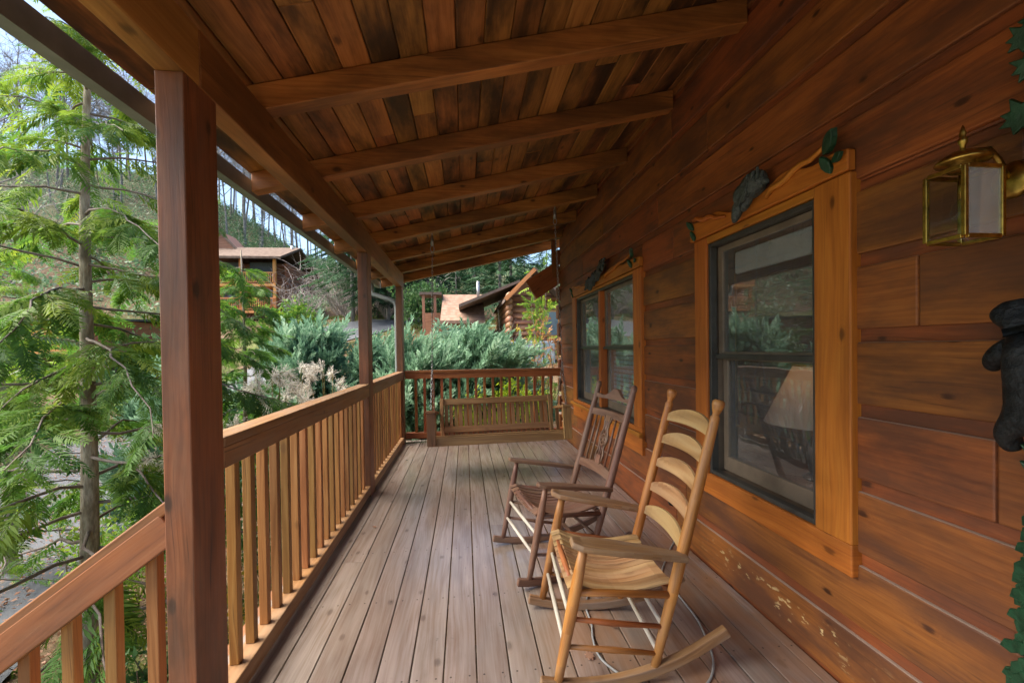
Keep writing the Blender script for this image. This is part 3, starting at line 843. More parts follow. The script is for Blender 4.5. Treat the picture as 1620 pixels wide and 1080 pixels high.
# ------------------------------------------------------------------ carvings
def leaf_outline(kind='maple'):
    if kind == 'needle':
        return [(0, -.5), (.10, -.25), (.075, -.2), (.15, .05), (.11, .1), (.13, .3), (0, .5), (-.13, .3), (-.11, .1), (-.15, .05), (-.075, -.2), (-.10, -.25)]
    if kind == 'maple':
        pts = [(0, -.5), (.12, -.30), (.36, -.36), (.30, -.14), (.52, .0), (.28, .08), (.34, .28), (.12, .22), (0, .52), (-.12, .22), (-.34, .28), (-.28, .08), (-.52, 0), (-.30, -.14), (-.36, -.36), (-.12, -.30)]
        return pts
    return [(0, -.5), (.16, -.3), (.24, 0), (.16, .28), (0, .5), (-.16, .28), (-.24, 0), (-.16, -.3)]
def wallM(y, z, s, rot, x=1.455, tiltx=0.0):
    """local (a,b,n) -> on wall: a along -Y (right in view), b up, n towards the porch"""
    B = Matrix(((0, 0, -1, x), (-1, 0, 0, y), (0, 1, 0, z), (0, 0, 0, 1)))
    return B @ Matrix.Rotation(rot, 4, 'Z') @ Matrix.Rotation(tiltx, 4, 'X') @ Matrix.Diagonal((s, s, s, 1))
def header(y0, y1, zb, n_head, label):
    t = thing('carved_header', (1.46, (y0 + y1) / 2, zb), label, 'carving', 'carved boards over the windows')
    # board with an uneven, branch-like upper edge
    n = 40; top = []
    for i in range(n + 1):
        f = i / n
        z = .095 + .018 * sin(f * 11) + .012 * sin(f * 27 + 1) + .03 * (abs(f - .5) < .22) * 0
        top.append((f * (y1 - y0), z))
    out = [(0, 0), (y1 - y0, 0)] + [(a, b) for a, b in reversed(top)]
    M = Matrix(((0, 0, -1, XW - .001), (-1, 0, 0, y1), (0, 1, 0, zb), (0, 0, 0, 1)))
    MB().prism(out, 0, .036, M).build('board', M_case, t, bevel=.006)
    # carved branch lying along the board
    for (fa, fb, sg) in ((.62, .93, 1), (.05, .34, -1)):
        pts = []
        for i in range(9):
            f = i / 8; u = fa + (fb - fa) * f
            pts.append((XW - .046, y1 - u * (y1 - y0), zb + .045 + .085 * (f if sg > 0 else 1 - f) ** .7 + .008 * sin(f * 14)))
        MB().tube(pts, [.011, .014, .015, .015, .014, .013, .012, .010, .006], 8).build('branch', M_case, t)
    for u, v, r, s_ in ((.945, .135, -.9, .115), (.93, .05, .3, .085), (.975, .06, -1.4, .075), (.03, .10, .5, .08), (.055, .03, .1, .07)):
        yy = y1 - u * (y1 - y0)
        MB().prism(leaf_outline('oval'), -.1, .12, wallM(yy, zb + v, s_, r, XW - .052, .35)).build('leaf', M_green, t, bevel=.003)
    return t
h1 = header(1.525, 2.70, 2.045, 1, 'carved wooden board with green leaves and a dark animal head over the near window')
h2 = header(3.53, 5.90, 2.056, 1, 'longer carved wooden board with grey-green leaves over the far double window')
def animal_head(y, z, s, parent):
    """furry dark head, lumpy crown to the right, snout pointing down to the left"""
    m = MB()
    def blob(a, b, n, ra, rb, rn, rot=0):
        Mx = wallM(y + 0, z + 0, 1, 0, XW - .06)
        prof = [(sin(k * pi / 8), -cos(k * pi / 8)) for k in range(9)]
        Mm = Mx @ Matrix.Translation((a * s, b * s, n * s)) @ Matrix.Rotation(rot, 4, 'Z') @ Matrix.Diagonal((ra * s, rb * s, rn * s, 1))
        m.lathe(prof, (0, 0, 0), 14, M=Mm)
    blob(.12, .10, .05, .40, .30, .26, .35)
    blob(-.18, -.02, .10, .28, .22, .22, .8)
    blob(-.36, -.33, .12, .34, .105, .13, 1.05)
    blob(-.05, -.20, .08, .30, .10, .12, .85)
    blob(.36, .12, 0, .24, .10, .12, -.5)
    blob(-.34, .24, .02, .10, .08, .06, .5)
    o = m.build('animal_head', M_gcarve, parent)
    # tufts of fur as ridges swept down to the left
    rt_ = random.Random(4)
    for q in range(15):
        f = q / 14; mm = MB()
        ay = .42 - .80 * f + rt_.uniform(-.05, .05); bz = .18 - .42 * f + rt_.uniform(-.10, .10)
        Mq = wallM(y - ay * s, z + bz * s, s * rt_.uniform(.42, .62), pi - .75 + rt_.uniform(-.3, .3), XW - .085 - .03 * sin(pi * f), -.12)
        mm.prism(leaf_outline('needle'), -.06, .06, Mq); mm.build('fur_tuft', M_gcarve, o, bevel=.003)
    return o
animal_head(2.05, 2.15, .21, h1)
for y, z, r, s_ in ((4.55, 2.20, .6, .26), (4.78, 2.13, .1, .24), (4.98, 2.12, -.3, .18), (4.42, 2.24, 1.2, .15)):
    MB().prism(leaf_outline('maple'), -.06, .1, wallM(y, z, s_, r + 2.9, XW - .055, .3)).build('leaf', M_gcarve, h2, bevel=.006)

# carved bear climbing a green tree beside the door, cut by the right edge of the picture
bt = thing('carved_tree', (1.46, .93, 0), 'carved wooden tree with green foliage on the wall at the right edge', 'carving')
MB().tube([(1.462, .92, .02), (1.46, .925, .7), (1.462, .93, 1.5), (1.462, .945, 1.95), (1.465, .955, 2.25)], [.045, .042, .04, .034, .02], 10, flat=1).build('trunk', M_case, bt)
rt = np.random.default_rng(9)
for zt, hh, ww in ((1.0, .36, .06), (.76, .40, .09), (.50, .42, .12), (.24, .30, .135)):
    m = MB()
    for i in range(70):
        f = rt.uniform(0, 1) ** .8; a = rt.uniform(-1, 1); L = rt.uniform(.08, .15)
        y = .935 - a * ww * (.25 + .75 * f) * .85; z = zt - hh * f + L * .5
        m.prism(leaf_outline('needle'), -.05, .05, wallM(y, z, L * .9, pi + a * .95 + rt.normal() * .15, XW - .045 - .025 * (1 - f) - rt.uniform(0, .012), -.25), r=rt.uniform())
    m.build('foliage', M_green, bt, bevel=.0025)
for y, z, s, r in ((.985, 2.17, .085, .6), (.975, 2.09, .085, 1.0), (.99, 1.97, .10, .3), (.955, 1.98, .09, -.4), (.96, 2.2, .08, -.3)):
    MB().prism(leaf_outline('maple'), -.06, .1, wallM(y, z, s, r, XW - .05, .3)).build('leaf', M_green, bt, bevel=.003)
# bear: one continuous body grown with the skin modifier
def bear():
    me = bpy.data.meshes.new('carved_bear')
    V = [(1.425, .945, 1.20), (1.42, .955, 1.30), (1.42, .96, 1.38), (1.405, .975, 1.44), (1.385, 1.0, 1.452), (1.37, 1.018, 1.44),
         (1.41, 1.0, 1.36), (1.415, 1.045, 1.335), (1.435, 1.055, 1.30),
         (1.42, .90, 1.36), (1.43, .87, 1.38),
         (1.41, .985, 1.17), (1.42, 1.02, 1.14), (1.44, 1.01, 1.09),
         (1.42, .90, 1.17), (1.43, .88, 1.10),
         (1.395, .985, 1.485), (1.42, .955, 1.485)]
    E = [(0, 1), (1, 2), (2, 3), (3, 4), (4, 5), (2, 6), (6, 7), (7, 8), (2, 9), (9, 10), (0, 11), (11, 12), (12, 13), (0, 14), (14, 15), (3, 16), (3, 17)]
    Rr = [.052, .055, .048, .042, .032, .016, .032, .026, .020, .03, .022, .038, .03, .022, .036, .024, .012, .012]
    me.from_pydata([Vector(p) - Vector((1.46, .95, 1.28)) for p in V], E, [])
    o = bpy.data.objects.new('carved_bear', me); COL.objects.link(o); o.location = (1.46, .938, 1.28)
    me.materials.append(M_black)
    sk = o.modifiers.new('skin', 'SKIN'); sk.use_smooth_shade = True
    for i, r in enumerate(Rr): me.skin_vertices[0].data[i].radius = (r, r)
    me.skin_vertices[0].data[0].use_root = True
    ss = o.modifiers.new('sub', 'SUBSURF'); ss.levels = 2; ss.render_levels = 2
    return tag(o, 'black carved bear clinging to the carved tree, cut off by the right edge', 'carving')
bear()

# small things on the porch
hb_ = thing('hose_bib', (1.47, 2.88, .31), 'small black tap knob on the wall behind the oak rocking chair', 'tap')
MB().tube([(1.51, 2.88, .31), (1.44, 2.88, .305)], .012, 10).build('spout', M_black, hb_)
MB().lathe([(.004, -.03), (.026, -.026), (.033, -.008), (.033, .010), (.024, .026), (.004, .03)], (1.42, 2.88, .305), 12, M=Matrix.Rotation(pi / 2, 4, 'Y')).build('knob', M_black, hb_)
def smoothpath(P, n=8):
    P = [Vector(p) for p in P]; out = []
    for i in range(len(P) - 1):
        a, b, c_, d_ = P[max(i - 1, 0)], P[i], P[i + 1], P[min(i + 2, len(P) - 1)]
        for k in range(n):
            t_ = k / n
            out.append(.5 * ((2 * b) + (c_ - a) * t_ + (2 * a - 5 * b + 4 * c_ - d_) * t_ ** 2 + (3 * b - a - 3 * c_ + d_) * t_ ** 3))
    out.append(P[-1]); return out
cp = [(1.47, 2.95, .006), (1.32, 2.75, .006), (1.15, 2.49, .006), (1.155, 2.37, .006), (1.15, 2.21, .006), (1.14, 2.06, .006), (1.10, 1.90, .006), (1.05, 1.77, .006), (.95, 1.66, .006), (.8, 1.62, .006), (.68, 1.69, .006), (.62, 1.77, .006), (.575, 1.87, .006), (.58, 1.99, .006), (.605, 2.10, .006), (.62, 2.26, .006), (.68, 2.38, .006)]
tag(MB().tube(smoothpath(cp), .0052, 8).build('cord', M_cable), 'thin grey cord looping on the floor under the oak rocking chair', 'cord')
M_dry = leafmat('dry_leaf', (.25, .11, .06), (.36, .18, .11), (.45, .26, .17), .2)
for (x, y, s, r, lb) in ((.53, 1.88, .05, .5, 'dry brown oak leaf on the floor between the stretchers of the oak chair'), (-.72, 3.47, .035, 1.5, 'dark curled leaf on the floor by the side railing'), (.70, 2.06, .03, 2.4, 'crumpled leaf scrap on the floor behind the dry oak leaf')):
    m = Matrix.Translation((x, y, .012)) @ Matrix.Rotation(r, 4, 'Z') @ Matrix.Rotation(.25, 4, 'X') @ Matrix.Diagonal((s, s, s, 1))
    tag(MB().prism(leaf_outline('maple'), -.02, .02, m).build('fallen_leaf', M_dry), lb, 'leaf')

exec_outside = True
# ------------------------------------------------------------------ terrain
def smooth1(x, xs, ys):
    return np.interp(x, xs, ys)
A_r = [0, 5, 8, 12, 20, 30, 46, 58, 110, 150, 260]; A_z = [-1.7, -1.45, -.8, .0, 1.1, 3.15, 4.4, 7.5, 23, 29, 32]
L_r = [0, 6, 12, 25, 33, 46, 58, 110, 150, 260]; L_z = [-1.75, -1.75, -1.65, -.7, 1.0, 4.3, 9.5, 35, 41, 44]
def gz(x, y):
    x = np.asarray(x, float); y = np.asarray(y, float)
    r = np.hypot(x, y); th = np.degrees(np.arctan2(-x, y))       # positive to the left
    a = np.interp(r, A_r, A_z); l = np.interp(r, L_r, L_z)
    w = np.clip((th - 14) / 22, 0, 1); w = w * w * (3 - 2 * w)
    w = np.where(y < 0, 1.0 if True else w, w)
    w = np.where((y < 0) & (x > 0), 1, w)
    z = a * (1 - w) + l * w
    nz = np.clip((r - 8) / 20, 0, 1)
    z = z + nz * (.25 * np.sin(x * .31 + 1) * np.cos(y * .27) + .1 * np.sin(x * .9) * np.sin(y * .8 + 2))
    # flat bench for the two cabins is kept by the slow slope
    rg = np.clip((r - 80) / 40, 0, 1)
    z = z + rg * 2.5 * np.sin(th * .23 + 1)
    return z
# ground sheet in polar rings, fine near, coarse far
rad = np.concatenate([[.01], np.arange(1, 30, .8), np.arange(30, 60, 2), np.arange(60, 160, 5), [180, 220, 300, 600, 1200]])
na = 220
ang = np.linspace(0, 2 * pi, na, endpoint=False)
GX = (rad[:, None] * np.sin(ang)[None]).ravel(); GY = (rad[:, None] * np.cos(ang)[None]).ravel()
GZ = gz(GX, GY)
back = (GY < -5); GZ = np.where(back, np.minimum(GZ, -1.7 + 0 * GZ), GZ)
V = np.stack([GX, GY, GZ], 1)
Fq = []
for i in range(len(rad) - 1):
    for k in range(na):
        k2 = (k + 1) % na
        Fq.append((i * na + k, (i + 1) * na + k, (i + 1) * na + k2, i * na + k2))
def groundmat():
    t = NT('forest_floor'); P = t.pos()
    n1 = t.noise(P, .22, 5, .6); n2 = t.noise(P, 6, 5, .7); n3 = t.noise(P, 28, 3, .7)
    c = t.ramp(n2, [(.28, (.035, .028, .018)), (.45, (.10, .065, .038)), (.6, (.17, .115, .07)), (.78, (.24, .18, .12))])
    c = t.mix(t.step(n3, .6, .72), c, (.20, .085, .03))
    gcol = t.ramp(n3, [(.3, (.05, .075, .02)), (.7, (.13, .16, .035))])
    s = t.sep(P); r2 = t.math('SQRT', t.math('ADD', t.math('MULTIPLY', s[0], s[0]), t.math('MULTIPLY', s[1], s[1])))
    near = t.math('SUBTRACT', 1.0, t.step(r2, 42, 60))
    c = t.mix(t.math('MULTIPLY', t.step(n1, .45, .58), t.math('MULTIPLY', near, .85)), c, gcol)
    far = t.step(r2, 55, 80)
    c = t.mix(t.math('MULTIPLY', far, .7), c, t.ramp(n1, [(.3, (.08, .13, .055)), (.7, (.17, .14, .09))]))
    b = t.node('Bump', Strength=.6, Distance=.05, Height=n2)
    return t.finish(t.node('BsdfPrincipled', Base_Color=c, Roughness=.9, Specular_IOR_Level=.15, Normal=b))
g = fast('ground', V, Fq, np.zeros(len(Fq)), groundmat(), smooth=True); tag(g, kind='structure')

def asphalt():
    t = NT('asphalt'); P = t.pos()
    n = t.noise(P, 1.3, 4, .6); n2 = t.noise(P, 60, 2, .7); n3 = t.noise(P, 9, 3, .7)
    c = t.ramp(n, [(.3, (.06, .065, .075)), (.7, (.10, .106, .118))])
    c = t.mix(t.math('MULTIPLY', t.step(n2, .55, .7), .4), c, (.2, .2, .2))
    c = t.mix(t.step(n3, .64, .70), c, (.2, .12, .06))
    return t.finish(t.node('BsdfPrincipled', Base_Color=c, Roughness=t.math('ADD', .45, t.math('MULTIPLY', n, .3)), Specular_IOR_Level=.3))
M_asph = asphalt()
def road(name, pts, w):
    P = smoothpath([(a, b, 0) for a, b in pts], 14); V = []; Fr = []
    m = 7
    for i, p in enumerate(P):
        d = (P[min(i + 1, len(P) - 1)] - P[max(i - 1, 0)]); d.z = 0; d.normalize(); s = Vector((d.y, -d.x, 0))
        ww = w[0] + (w[1] - w[0]) * i / (len(P) - 1)
        for k in range(m):
            q = p + s * ww * (k / (m - 1) - .5)
            V.append((q.x, q.y, float(gz(q.x, q.y)) + .05))
    for i in range(len(P) - 1):
        for k in range(m - 1): Fr.append((i * m + k, i * m + k + 1, (i + 1) * m + k + 1, (i + 1) * m + k))
    return tag(fast(name, V, Fr, np.zeros(len(Fr)), M_asph, smooth=True), kind='structure')
road('road', [(-5.5, -8), (-5.6, -2), (-6.2, 3), (-7.8, 8), (-9.2, 14), (-9.0, 20), (-7.6, 25), (-5.6, 30), (-3.6, 36), (-2.5, 43)], (4.6, 3.4))
road('driveway', [(-7.6, 2), (-10, 5), (-13.5, 9.5), (-18, 14), (-24, 17)], (4.0, 3.6))

# ------------------------------------------------------------------ foliage helpers
def frames(D, up=None):
    D = D / np.linalg.norm(D, axis=1, keepdims=True)
    U = np.tile([0, 0, 1.], (len(D), 1)) if up is None else up
    Sx = np.cross(D, U); ln = np.linalg.norm(Sx, axis=1, keepdims=True)
    Sx = np.where(ln < .05, np.array([[1., 0, 0]]), Sx / np.maximum(ln, 1e-6))
    Nn = np.cross(Sx, D)
    return D, Sx, Nn
def scatter(sprig, P, D, scale, roll=None, up=None):
    """sprig (V,F): local x forward, y side, z normal. returns V,F,R"""
    SV, SF = sprig
    D, Sx, Nn = frames(D, up)
    if roll is not None:
        c, s = np.cos(roll)[:, None], np.sin(roll)[:, None]
        Sx, Nn = Sx * c + Nn * s, Nn * c - Sx * s
    sc = np.asarray(scale).reshape(-1, 1, 1)
    W = (SV[None, :, 0:1] * D[:, None] + SV[None, :, 1:2] * Sx[:, None] + SV[None, :, 2:3] * Nn[:, None]) * sc + P[:, None]
    n = len(SV); Fo = (SF[None] + (np.arange(len(P)) * n)[:, None, None]).reshape(-1, SF.shape[1])
    return W.reshape(-1, 3), Fo
def join(parts):
    V = []; F = []; R = []; n = 0
    for v, f, r in parts:
        V.append(v); F.append(f + n); R.append(r); n += len(v)
    return np.concatenate(V), np.concatenate(F), np.concatenate(R)
def leaf_quad(p, d, s, L, w, curve=0):
    """diamond shaped leaf"""
    p = np.array(p, float); d = np.array(d, float); s = np.array(s, float)
    return [p, p + d * L * .45 + s * w / 2, p + d * L + np.array([0, 0, -curve * L]), p + d * L * .45 - s * w / 2]
def fan(pairs=12, ang=50, ll=.40, lw=.052, droop=.26, taper=.75, lift=0, seed=1):
    r_ = np.random.default_rng(seed); V = []; F = []
    def add(q):
        n = len(V); V.extend(q); F.append((n, n + 1, n + 2, n + 3))
    for i in range(pairs):
        t = (i + .6) / pairs
        base = (t, 0, -droop * t * t)
        L = ll * (1 - taper * t) * (0.55 + .9 * min(1, t * 3)) * r_.uniform(.8, 1.15)
        for s in (-1, 1):
            a = radians(ang * r_.uniform(.8, 1.15))
            d = (cos(a), s * sin(a), r_.uniform(-.25, .1) + lift)
            add(leaf_quad(base, d, (-s * sin(a), cos(a), 0), L, lw * r_.uniform(.8, 1.3), .2))
    add(leaf_quad((.0, 0, 0), (1, 0, -droop * .5), (0, 1, 0), 1.12, .03, .1))
    add(leaf_quad((.85, 0, -droop * .8), (1, 0, -.3), (0, 1, 0), .22, lw, .1))
    return np.array(V), np.array(F)
def plume(n=20, ang=30, ll=.27, lw=.085, seed=2):
    """feathery shoot with leaflets all round the spine"""
    r_ = np.random.default_rng(seed); V = []; F = []
    for i in range(n):
        t = (i + .4) / n; ph = i * 2.4
        a = radians(ang * r_.uniform(.75, 1.2))
        e = np.array([0, cos(ph), sin(ph)])
        d = np.array([cos(a), 0, 0]) + e * sin(a)
        s = np.cross(d, [1, 0, 0]); s = s / (np.linalg.norm(s) + 1e-6)
        L = ll * (1 - .6 * t) * (.6 + .8 * min(1, t * 4)) * r_.uniform(.8, 1.2)
        q = leaf_quad((t * .9, 0, .12 * t * t), d, s, L, lw, 0); m = len(V); V.extend(q); F.append((m, m + 1, m + 2, m + 3))
    q = leaf_quad((.8, 0, .09), (1, 0, .2), (0, 1, 0), .28, lw); m = len(V); V.extend(q); F.append((m, m + 1, m + 2, m + 3))
    return np.array(V), np.array(F)
def leaf_bunch(n=7, spread=1.0, L=.5, w=.22, seed=3):
    r_ = np.random.default_rng(seed); V = []; F = []
    for i in range(n):
        d = r_.normal(size=3); d[2] = abs(d[2]) * .5 + .1; d /= np.linalg.norm(d)
        p = r_.normal(size=3) * .25 * spread
        s = np.cross(d, [0, 0, 1]); s /= np.linalg.norm(s) + 1e-6
        q = leaf_quad(p, d, s, L * r_.uniform(.7, 1.2), w * r_.uniform(.7, 1.2), .3); m = len(V); V.extend(q); F.append((m, m + 1, m + 2, m + 3))
    return np.array(V), np.array(F)
def tone(P, c, sc, n_f, base=.5, amp=.25, spread=.25, seed=0):
    """clump-wise brightness of leaves (a look of the leaves themselves: young and old shoots)"""
    r_ = np.random.default_rng(seed)
    q = base + amp * np.sin(P[:, 0] * 2.1 + c) * np.cos(P[:, 1] * 1.7 + 2 * c) + r_.normal(size=len(P)) * spread * .6
    return np.repeat(np.clip(q, 0, 1), n_f)

def bark(name, a, b, sc=18):
    t = NT(name); tc = t.n.new('ShaderNodeTexCoord').outputs['Object']; s = t.sep(tc)
    n = t.noise(t.vec(t.math('MULTIPLY', s[0], 2.0), t.math('MULTIPLY', s[1], 2.0), t.math('MULTIPLY', s[2], .5)), sc, 5, .65)
    n2 = t.noise(tc, 3, 3); c = t.mix(t.step(n, .35, .68), a, b); c = t.mix(t.step(n2, .5, .7), c, tuple(x * .6 for x in a))
    bp = t.node('Bump', Strength=.8, Distance=.02, Height=n)
    return t.finish(t.node('BsdfPrincipled', Base_Color=c, Roughness=.85, Specular_IOR_Level=.2, Normal=bp))
M_bark = bark('pale_bark', (.24, .195, .14), (.48, .41, .32))
M_bark2 = bark('grey_bark', (.10, .09, .078), (.2, .185, .165), 9)
M_twig = plain('dead_twig', (.14, .10, .08), .8, col2=(.25, .2, .17))
M_con = leafmat('hemlock_leaf', (.035, .11, .02), (.10, .22, .03), (.30, .38, .04), .5)
M_con2 = leafmat('hemlock_leaf_yellow', (.065, .17, .02), (.17, .32, .03), (.40, .46, .05), .5)
M_jun = leafmat('juniper_leaf', (.08, .17, .10), (.20, .35, .215), (.37, .51, .35), .42)
M_dgreen = leafmat('dark_leaf', (.02, .065, .018), (.055, .13, .04), (.13, .22, .07), .35)
M_yg = leafmat('lime_leaf', (.20, .32, .02), (.36, .5, .03), (.55, .6, .05), .5)
M_or = leafmat('russet_leaf', (.26, .10, .03), (.45, .21, .08), (.58, .34, .16), .4)
M_yel = leafmat('yellow_leaf', (.30, .24, .02), (.46, .36, .03), (.55, .42, .06), .4)
M_plu = leafmat('grass_plume', (.55, .50, .42), (.72, .68, .6), (.82, .79, .74), .4)
M_blade = leafmat('grass_blade', (.12, .13, .04), (.24, .22, .08), (.38, .32, .15), .35)
M_brush = leafmat('hazed_brush_leaf', (.08, .16, .08), (.14, .25, .13), (.26, .30, .20), .35)  # leaf colours tinted pale blue-green to paint in the hillside's haze

# ------------------------------------------------------------------ near conifers
def conifer(x, y, Ht, label, seed, reach=1.9, r0=.078, mat=M_con, nb=54, zlow=.35, dens=1.0, lean=(0, 0)):
    rs = np.random.default_rng(seed); zb = float(gz(x, y)) - .05
    t = thing('conifer_tree', (x, y, zb), label, 'tree', 'conifers beside the porch')
    tr = lambda h: np.array([x + lean[0] * h + .03 * sin(h * 1.3 + seed), y + lean[1] * h + .03 * cos(h * 1.1), zb + h])
    hs = np.linspace(0, Ht, 16)
    MB().tube([tr(h) for h in hs], [max(.008, r0 * (1 - .88 * h / Ht) * (1.25 if h == 0 else 1)) for h in hs], 12).build('trunk', M_bark, t)
    br = MB(); P = []; D = []; Sc = []
    for i in range(nb):
        f = (i + rs.uniform(0, .8)) / nb
        h = zlow + (Ht - zlow - .2) * f
        az = i * 2.399 + rs.uniform(-.4, .4)
        L = reach * (1 - f) ** .75 * rs.uniform(.65, 1.1) + .15
        if h < 1.5 and rs.uniform() < .35: continue
        bareness = .2 if h < 1.7 else 1.0
        up = rs.uniform(.05, .5) - .25 * (1 - f)
        d = np.array([cos(az), sin(az), 0]); pts = []
        n = 8
        for k in range(n + 1):
            q = k / n
            pts.append(tr(h) + d * L * q + np.array([0, 0, L * (up * q - .38 * q * q)]) + rs.normal(size=3) * .012 * L * (q > 0))
        pts = np.array(pts)
        br.tube([tuple(p) for p in pts], [max(.0035, r0 * .22 * (1 - .85 * k / n) * (1 - .5 * f)) for k in range(n + 1)], 6, caps=False)
        # side twigs
        nt = int((6 + 13 * L) * dens * bareness)
        for j in range(nt):
            q = rs.uniform(.22, 1.0); k = min(int(q * n), n - 1); p = pts[k] + (pts[k + 1] - pts[k]) * (q * n - k)
            bd = pts[min(k + 1, n)] - pts[k]; bd /= np.linalg.norm(bd)
            sd = np.cross(bd, [0, 0, 1]); sd /= np.linalg.norm(sd) + 1e-6
            s = 1 if j % 2 else -1
            dd = bd * rs.uniform(.5, 1.0) + sd * s * rs.uniform(.35, 1.0) + np.array([0, 0, rs.uniform(-.55, .02)])
            ls = (.17 + .19 * (1 - q)) * rs.uniform(.55, 1.2) * (.75 + .25 * L)
            for m in range(2):
                P.append(p + dd / np.linalg.norm(dd) * ls * .55 * m); D.append(dd + rs.normal(size=3) * .3 * m); Sc.append(ls * (1 - .25 * m))
    br.build('branch', M_twig, t)
    P = np.array(P); D = np.array(D); Sc = np.array(Sc)
    parts = []
    for sp in range(3):
        ix = np.arange(len(P)) % 3 == sp
        s_ = fan(seed=sp + 4)
        v, f_ = scatter(s_, P[ix], D[ix], Sc[ix], roll=rs.uniform(-.6, .6, ix.sum()))
        parts.append((v, f_, tone(P[ix], seed, 1, len(s_[1]), .42, .34, .3, seed + sp)))
    fast('crown', *join(parts), mat, t)
    return t
conifer(-3.12, 3.9, 6.6, 'tall slim conifer with a pale trunk standing left of the nearest post', 11, reach=2.15, nb=80, lean=(.022, 0), dens=1.2, mat=M_con)
conifer(-2.95, 6.2, 4.2, 'young bright green conifer seen just right of the nearest post', 23, reach=1.05, r0=.05, mat=M_con2, nb=60, zlow=.5, dens=1.1)
conifer(-6.4, 6.8, 4.8, 'yellow-green conifer farther back behind the pale trunk', 31, reach=1.9, r0=.08, mat=M_con2, nb=54, dens=1.0)
conifer(-5.4, 3.9, 5.2, 'dark conifer at the left edge of the photo', 37, reach=1.8, r0=.08, nb=56, dens=1.0)

# ------------------------------------------------------------------ junipers
def juniper(x, y, Hh, w, dirx, label, seed, n=70, mat=M_jun):
    rs = np.random.default_rng(seed); zb = float(gz(x, y)) - .1
    t = thing('juniper_bush', (x, y, zb), label, 'bush', 'blue-green junipers beyond the porch')
    br = MB(); P = []; D = []; Sc = []
    for i in range(n):
        az = rs.uniform(0, 2 * pi); el = radians(rs.uniform(8, 80))
        d = np.array([cos(az) * cos(el) + dirx * .5, sin(az) * cos(el), sin(el)])
        L = 1.0 * rs.uniform(.72, 1.05)
        p0 = np.array([x + rs.normal() * .12 * w, y + rs.normal() * .12 * w, zb]); pts = []
        for k in range(8):
            q = k / 7
            pts.append(p0 + np.array([d[0] * w * L * q, d[1] * w * L * q, 1.2 * Hh * d[2] * L * q * (1.15 - .25 * q * q)]) + np.array([dirx * .35 * q * q * w, 0, -.12 * q * q * (1 - sin(el))]))
        pts = np.array(pts)
        br.tube([tuple(p) for p in pts], [.022 * (1 - .85 * k / 7) for k in range(8)], 5, caps=False)
        for j in range(26):
            q = rs.uniform(.25, 1.0) ** .8; k = min(int(q * 7), 6); p = pts[k] + (pts[k + 1] - pts[k]) * (q * 7 - k)
            bd = pts[k + 1] - pts[k]; bd /= np.linalg.norm(bd)
            dd = bd * 1.1 + rs.normal(size=3) * .5 + np.array([dirx * .35, 0, .22])
            P.append(p + rs.normal(size=3) * .03); D.append(dd); Sc.append(rs.uniform(.30, .70) * (1.15 - .3 * q))
    br.build('branch', M_twig, t)
    P = np.array(P); D = np.array(D); Sc = np.array(Sc); parts = []
    for sp in range(3):
        ix = np.arange(len(P)) % 3 == sp; s_ = plume(seed=sp + 9)
        v, f_ = scatter(s_, P[ix], D[ix], Sc[ix], roll=rs.uniform(0, 6, ix.sum()))
        parts.append((v, f_, tone(P[ix] * 1.5, seed, 1, len(s_[1]), .5, .22, .35, seed)))
    fast('foliage', *join(parts), mat, t)
    return t
juniper(-3.2, 9.0, 2.55, 1.05, .15, 'tall blue-green juniper between the conifer and the middle post', 41, 80)
juniper(-2.05, 9.2, 2.0, 1.1, .3, 'low blue-green juniper seen between the middle and corner posts', 42, 60)
juniper(-.2, 8.9, 2.25, 1.3, .55, 'wide blue-green juniper with sweeping plumes above the end railing', 43, 130)
juniper(-1.1, 8.4, 2.1, 1.0, .3, 'small blue-green juniper low beside the corner post', 44, 50)
juniper(-4.9, 8.2, 2.4, 1.1, 0, 'blue-green juniper half hidden behind the nearest post', 45, 55)

# ------------------------------------------------------------------ broadleaf shrubs and small trees
def shrub(x, y, Hh, w, mat, label, seed, n=260, size=.09, name='shrub', stems=8, group=None, bunch=None, stemmat=None, z=None, squash=1.0):
    rs = np.random.default_rng(seed); zb = (float(gz(x, y)) - .05) if z is None else z
    t = thing(name, (x, y, zb), label, 'bush' if name != 'young_tree' else 'tree', group)
    br = MB(); P = []; D = []
    tips = []
    for i in range(stems):
        az = rs.uniform(0, 2 * pi); e = rs.uniform(.15, .9)
        end = np.array([x + cos(az) * w * e, y + sin(az) * w * e * squash, zb + Hh * rs.uniform(.65, 1.0)])
        b0 = np.array([x + rs.normal() * .05, y + rs.normal() * .05, zb]); mid = (b0 + end) / 2 + rs.normal(size=3) * .06 * Hh
        pts = [b0, (b0 + mid) / 2 + rs.normal(size=3) * .02, mid, (mid + end) / 2 + rs.normal(size=3) * .03, end]
        br.tube([tuple(p) for p in pts], [.012, .010, .008, .006, .003], 5, caps=False); tips.append(pts)
    br.build('stem', stemmat or M_twig, t)
    for i in range(n):
        pts = tips[rs.integers(len(tips))]; q = rs.uniform(.3, 1.0) * 4; k = min(int(q), 3)
        p = pts[k] + (pts[k + 1] - pts[k]) * (q - k) + rs.normal(size=3) * np.array([.16, .16, .10]) * w
        P.append(p); D.append(rs.normal(size=3) + np.array([0, 0, .5]))
    P = np.array(P); D = np.array(D); s_ = bunch or leaf_bunch(seed=seed)
    v, f_ = scatter(s_, P, D, size * 2.2 * rs.uniform(.6, 1.3, len(P)), roll=rs.uniform(0, 6, len(P)))
    fast('foliage', v, f_, rs.uniform(0, 1, len(f_)) * .6 + np.repeat(rs.uniform(0, .4, len(P)), len(s_[1])), mat, t)
    return t
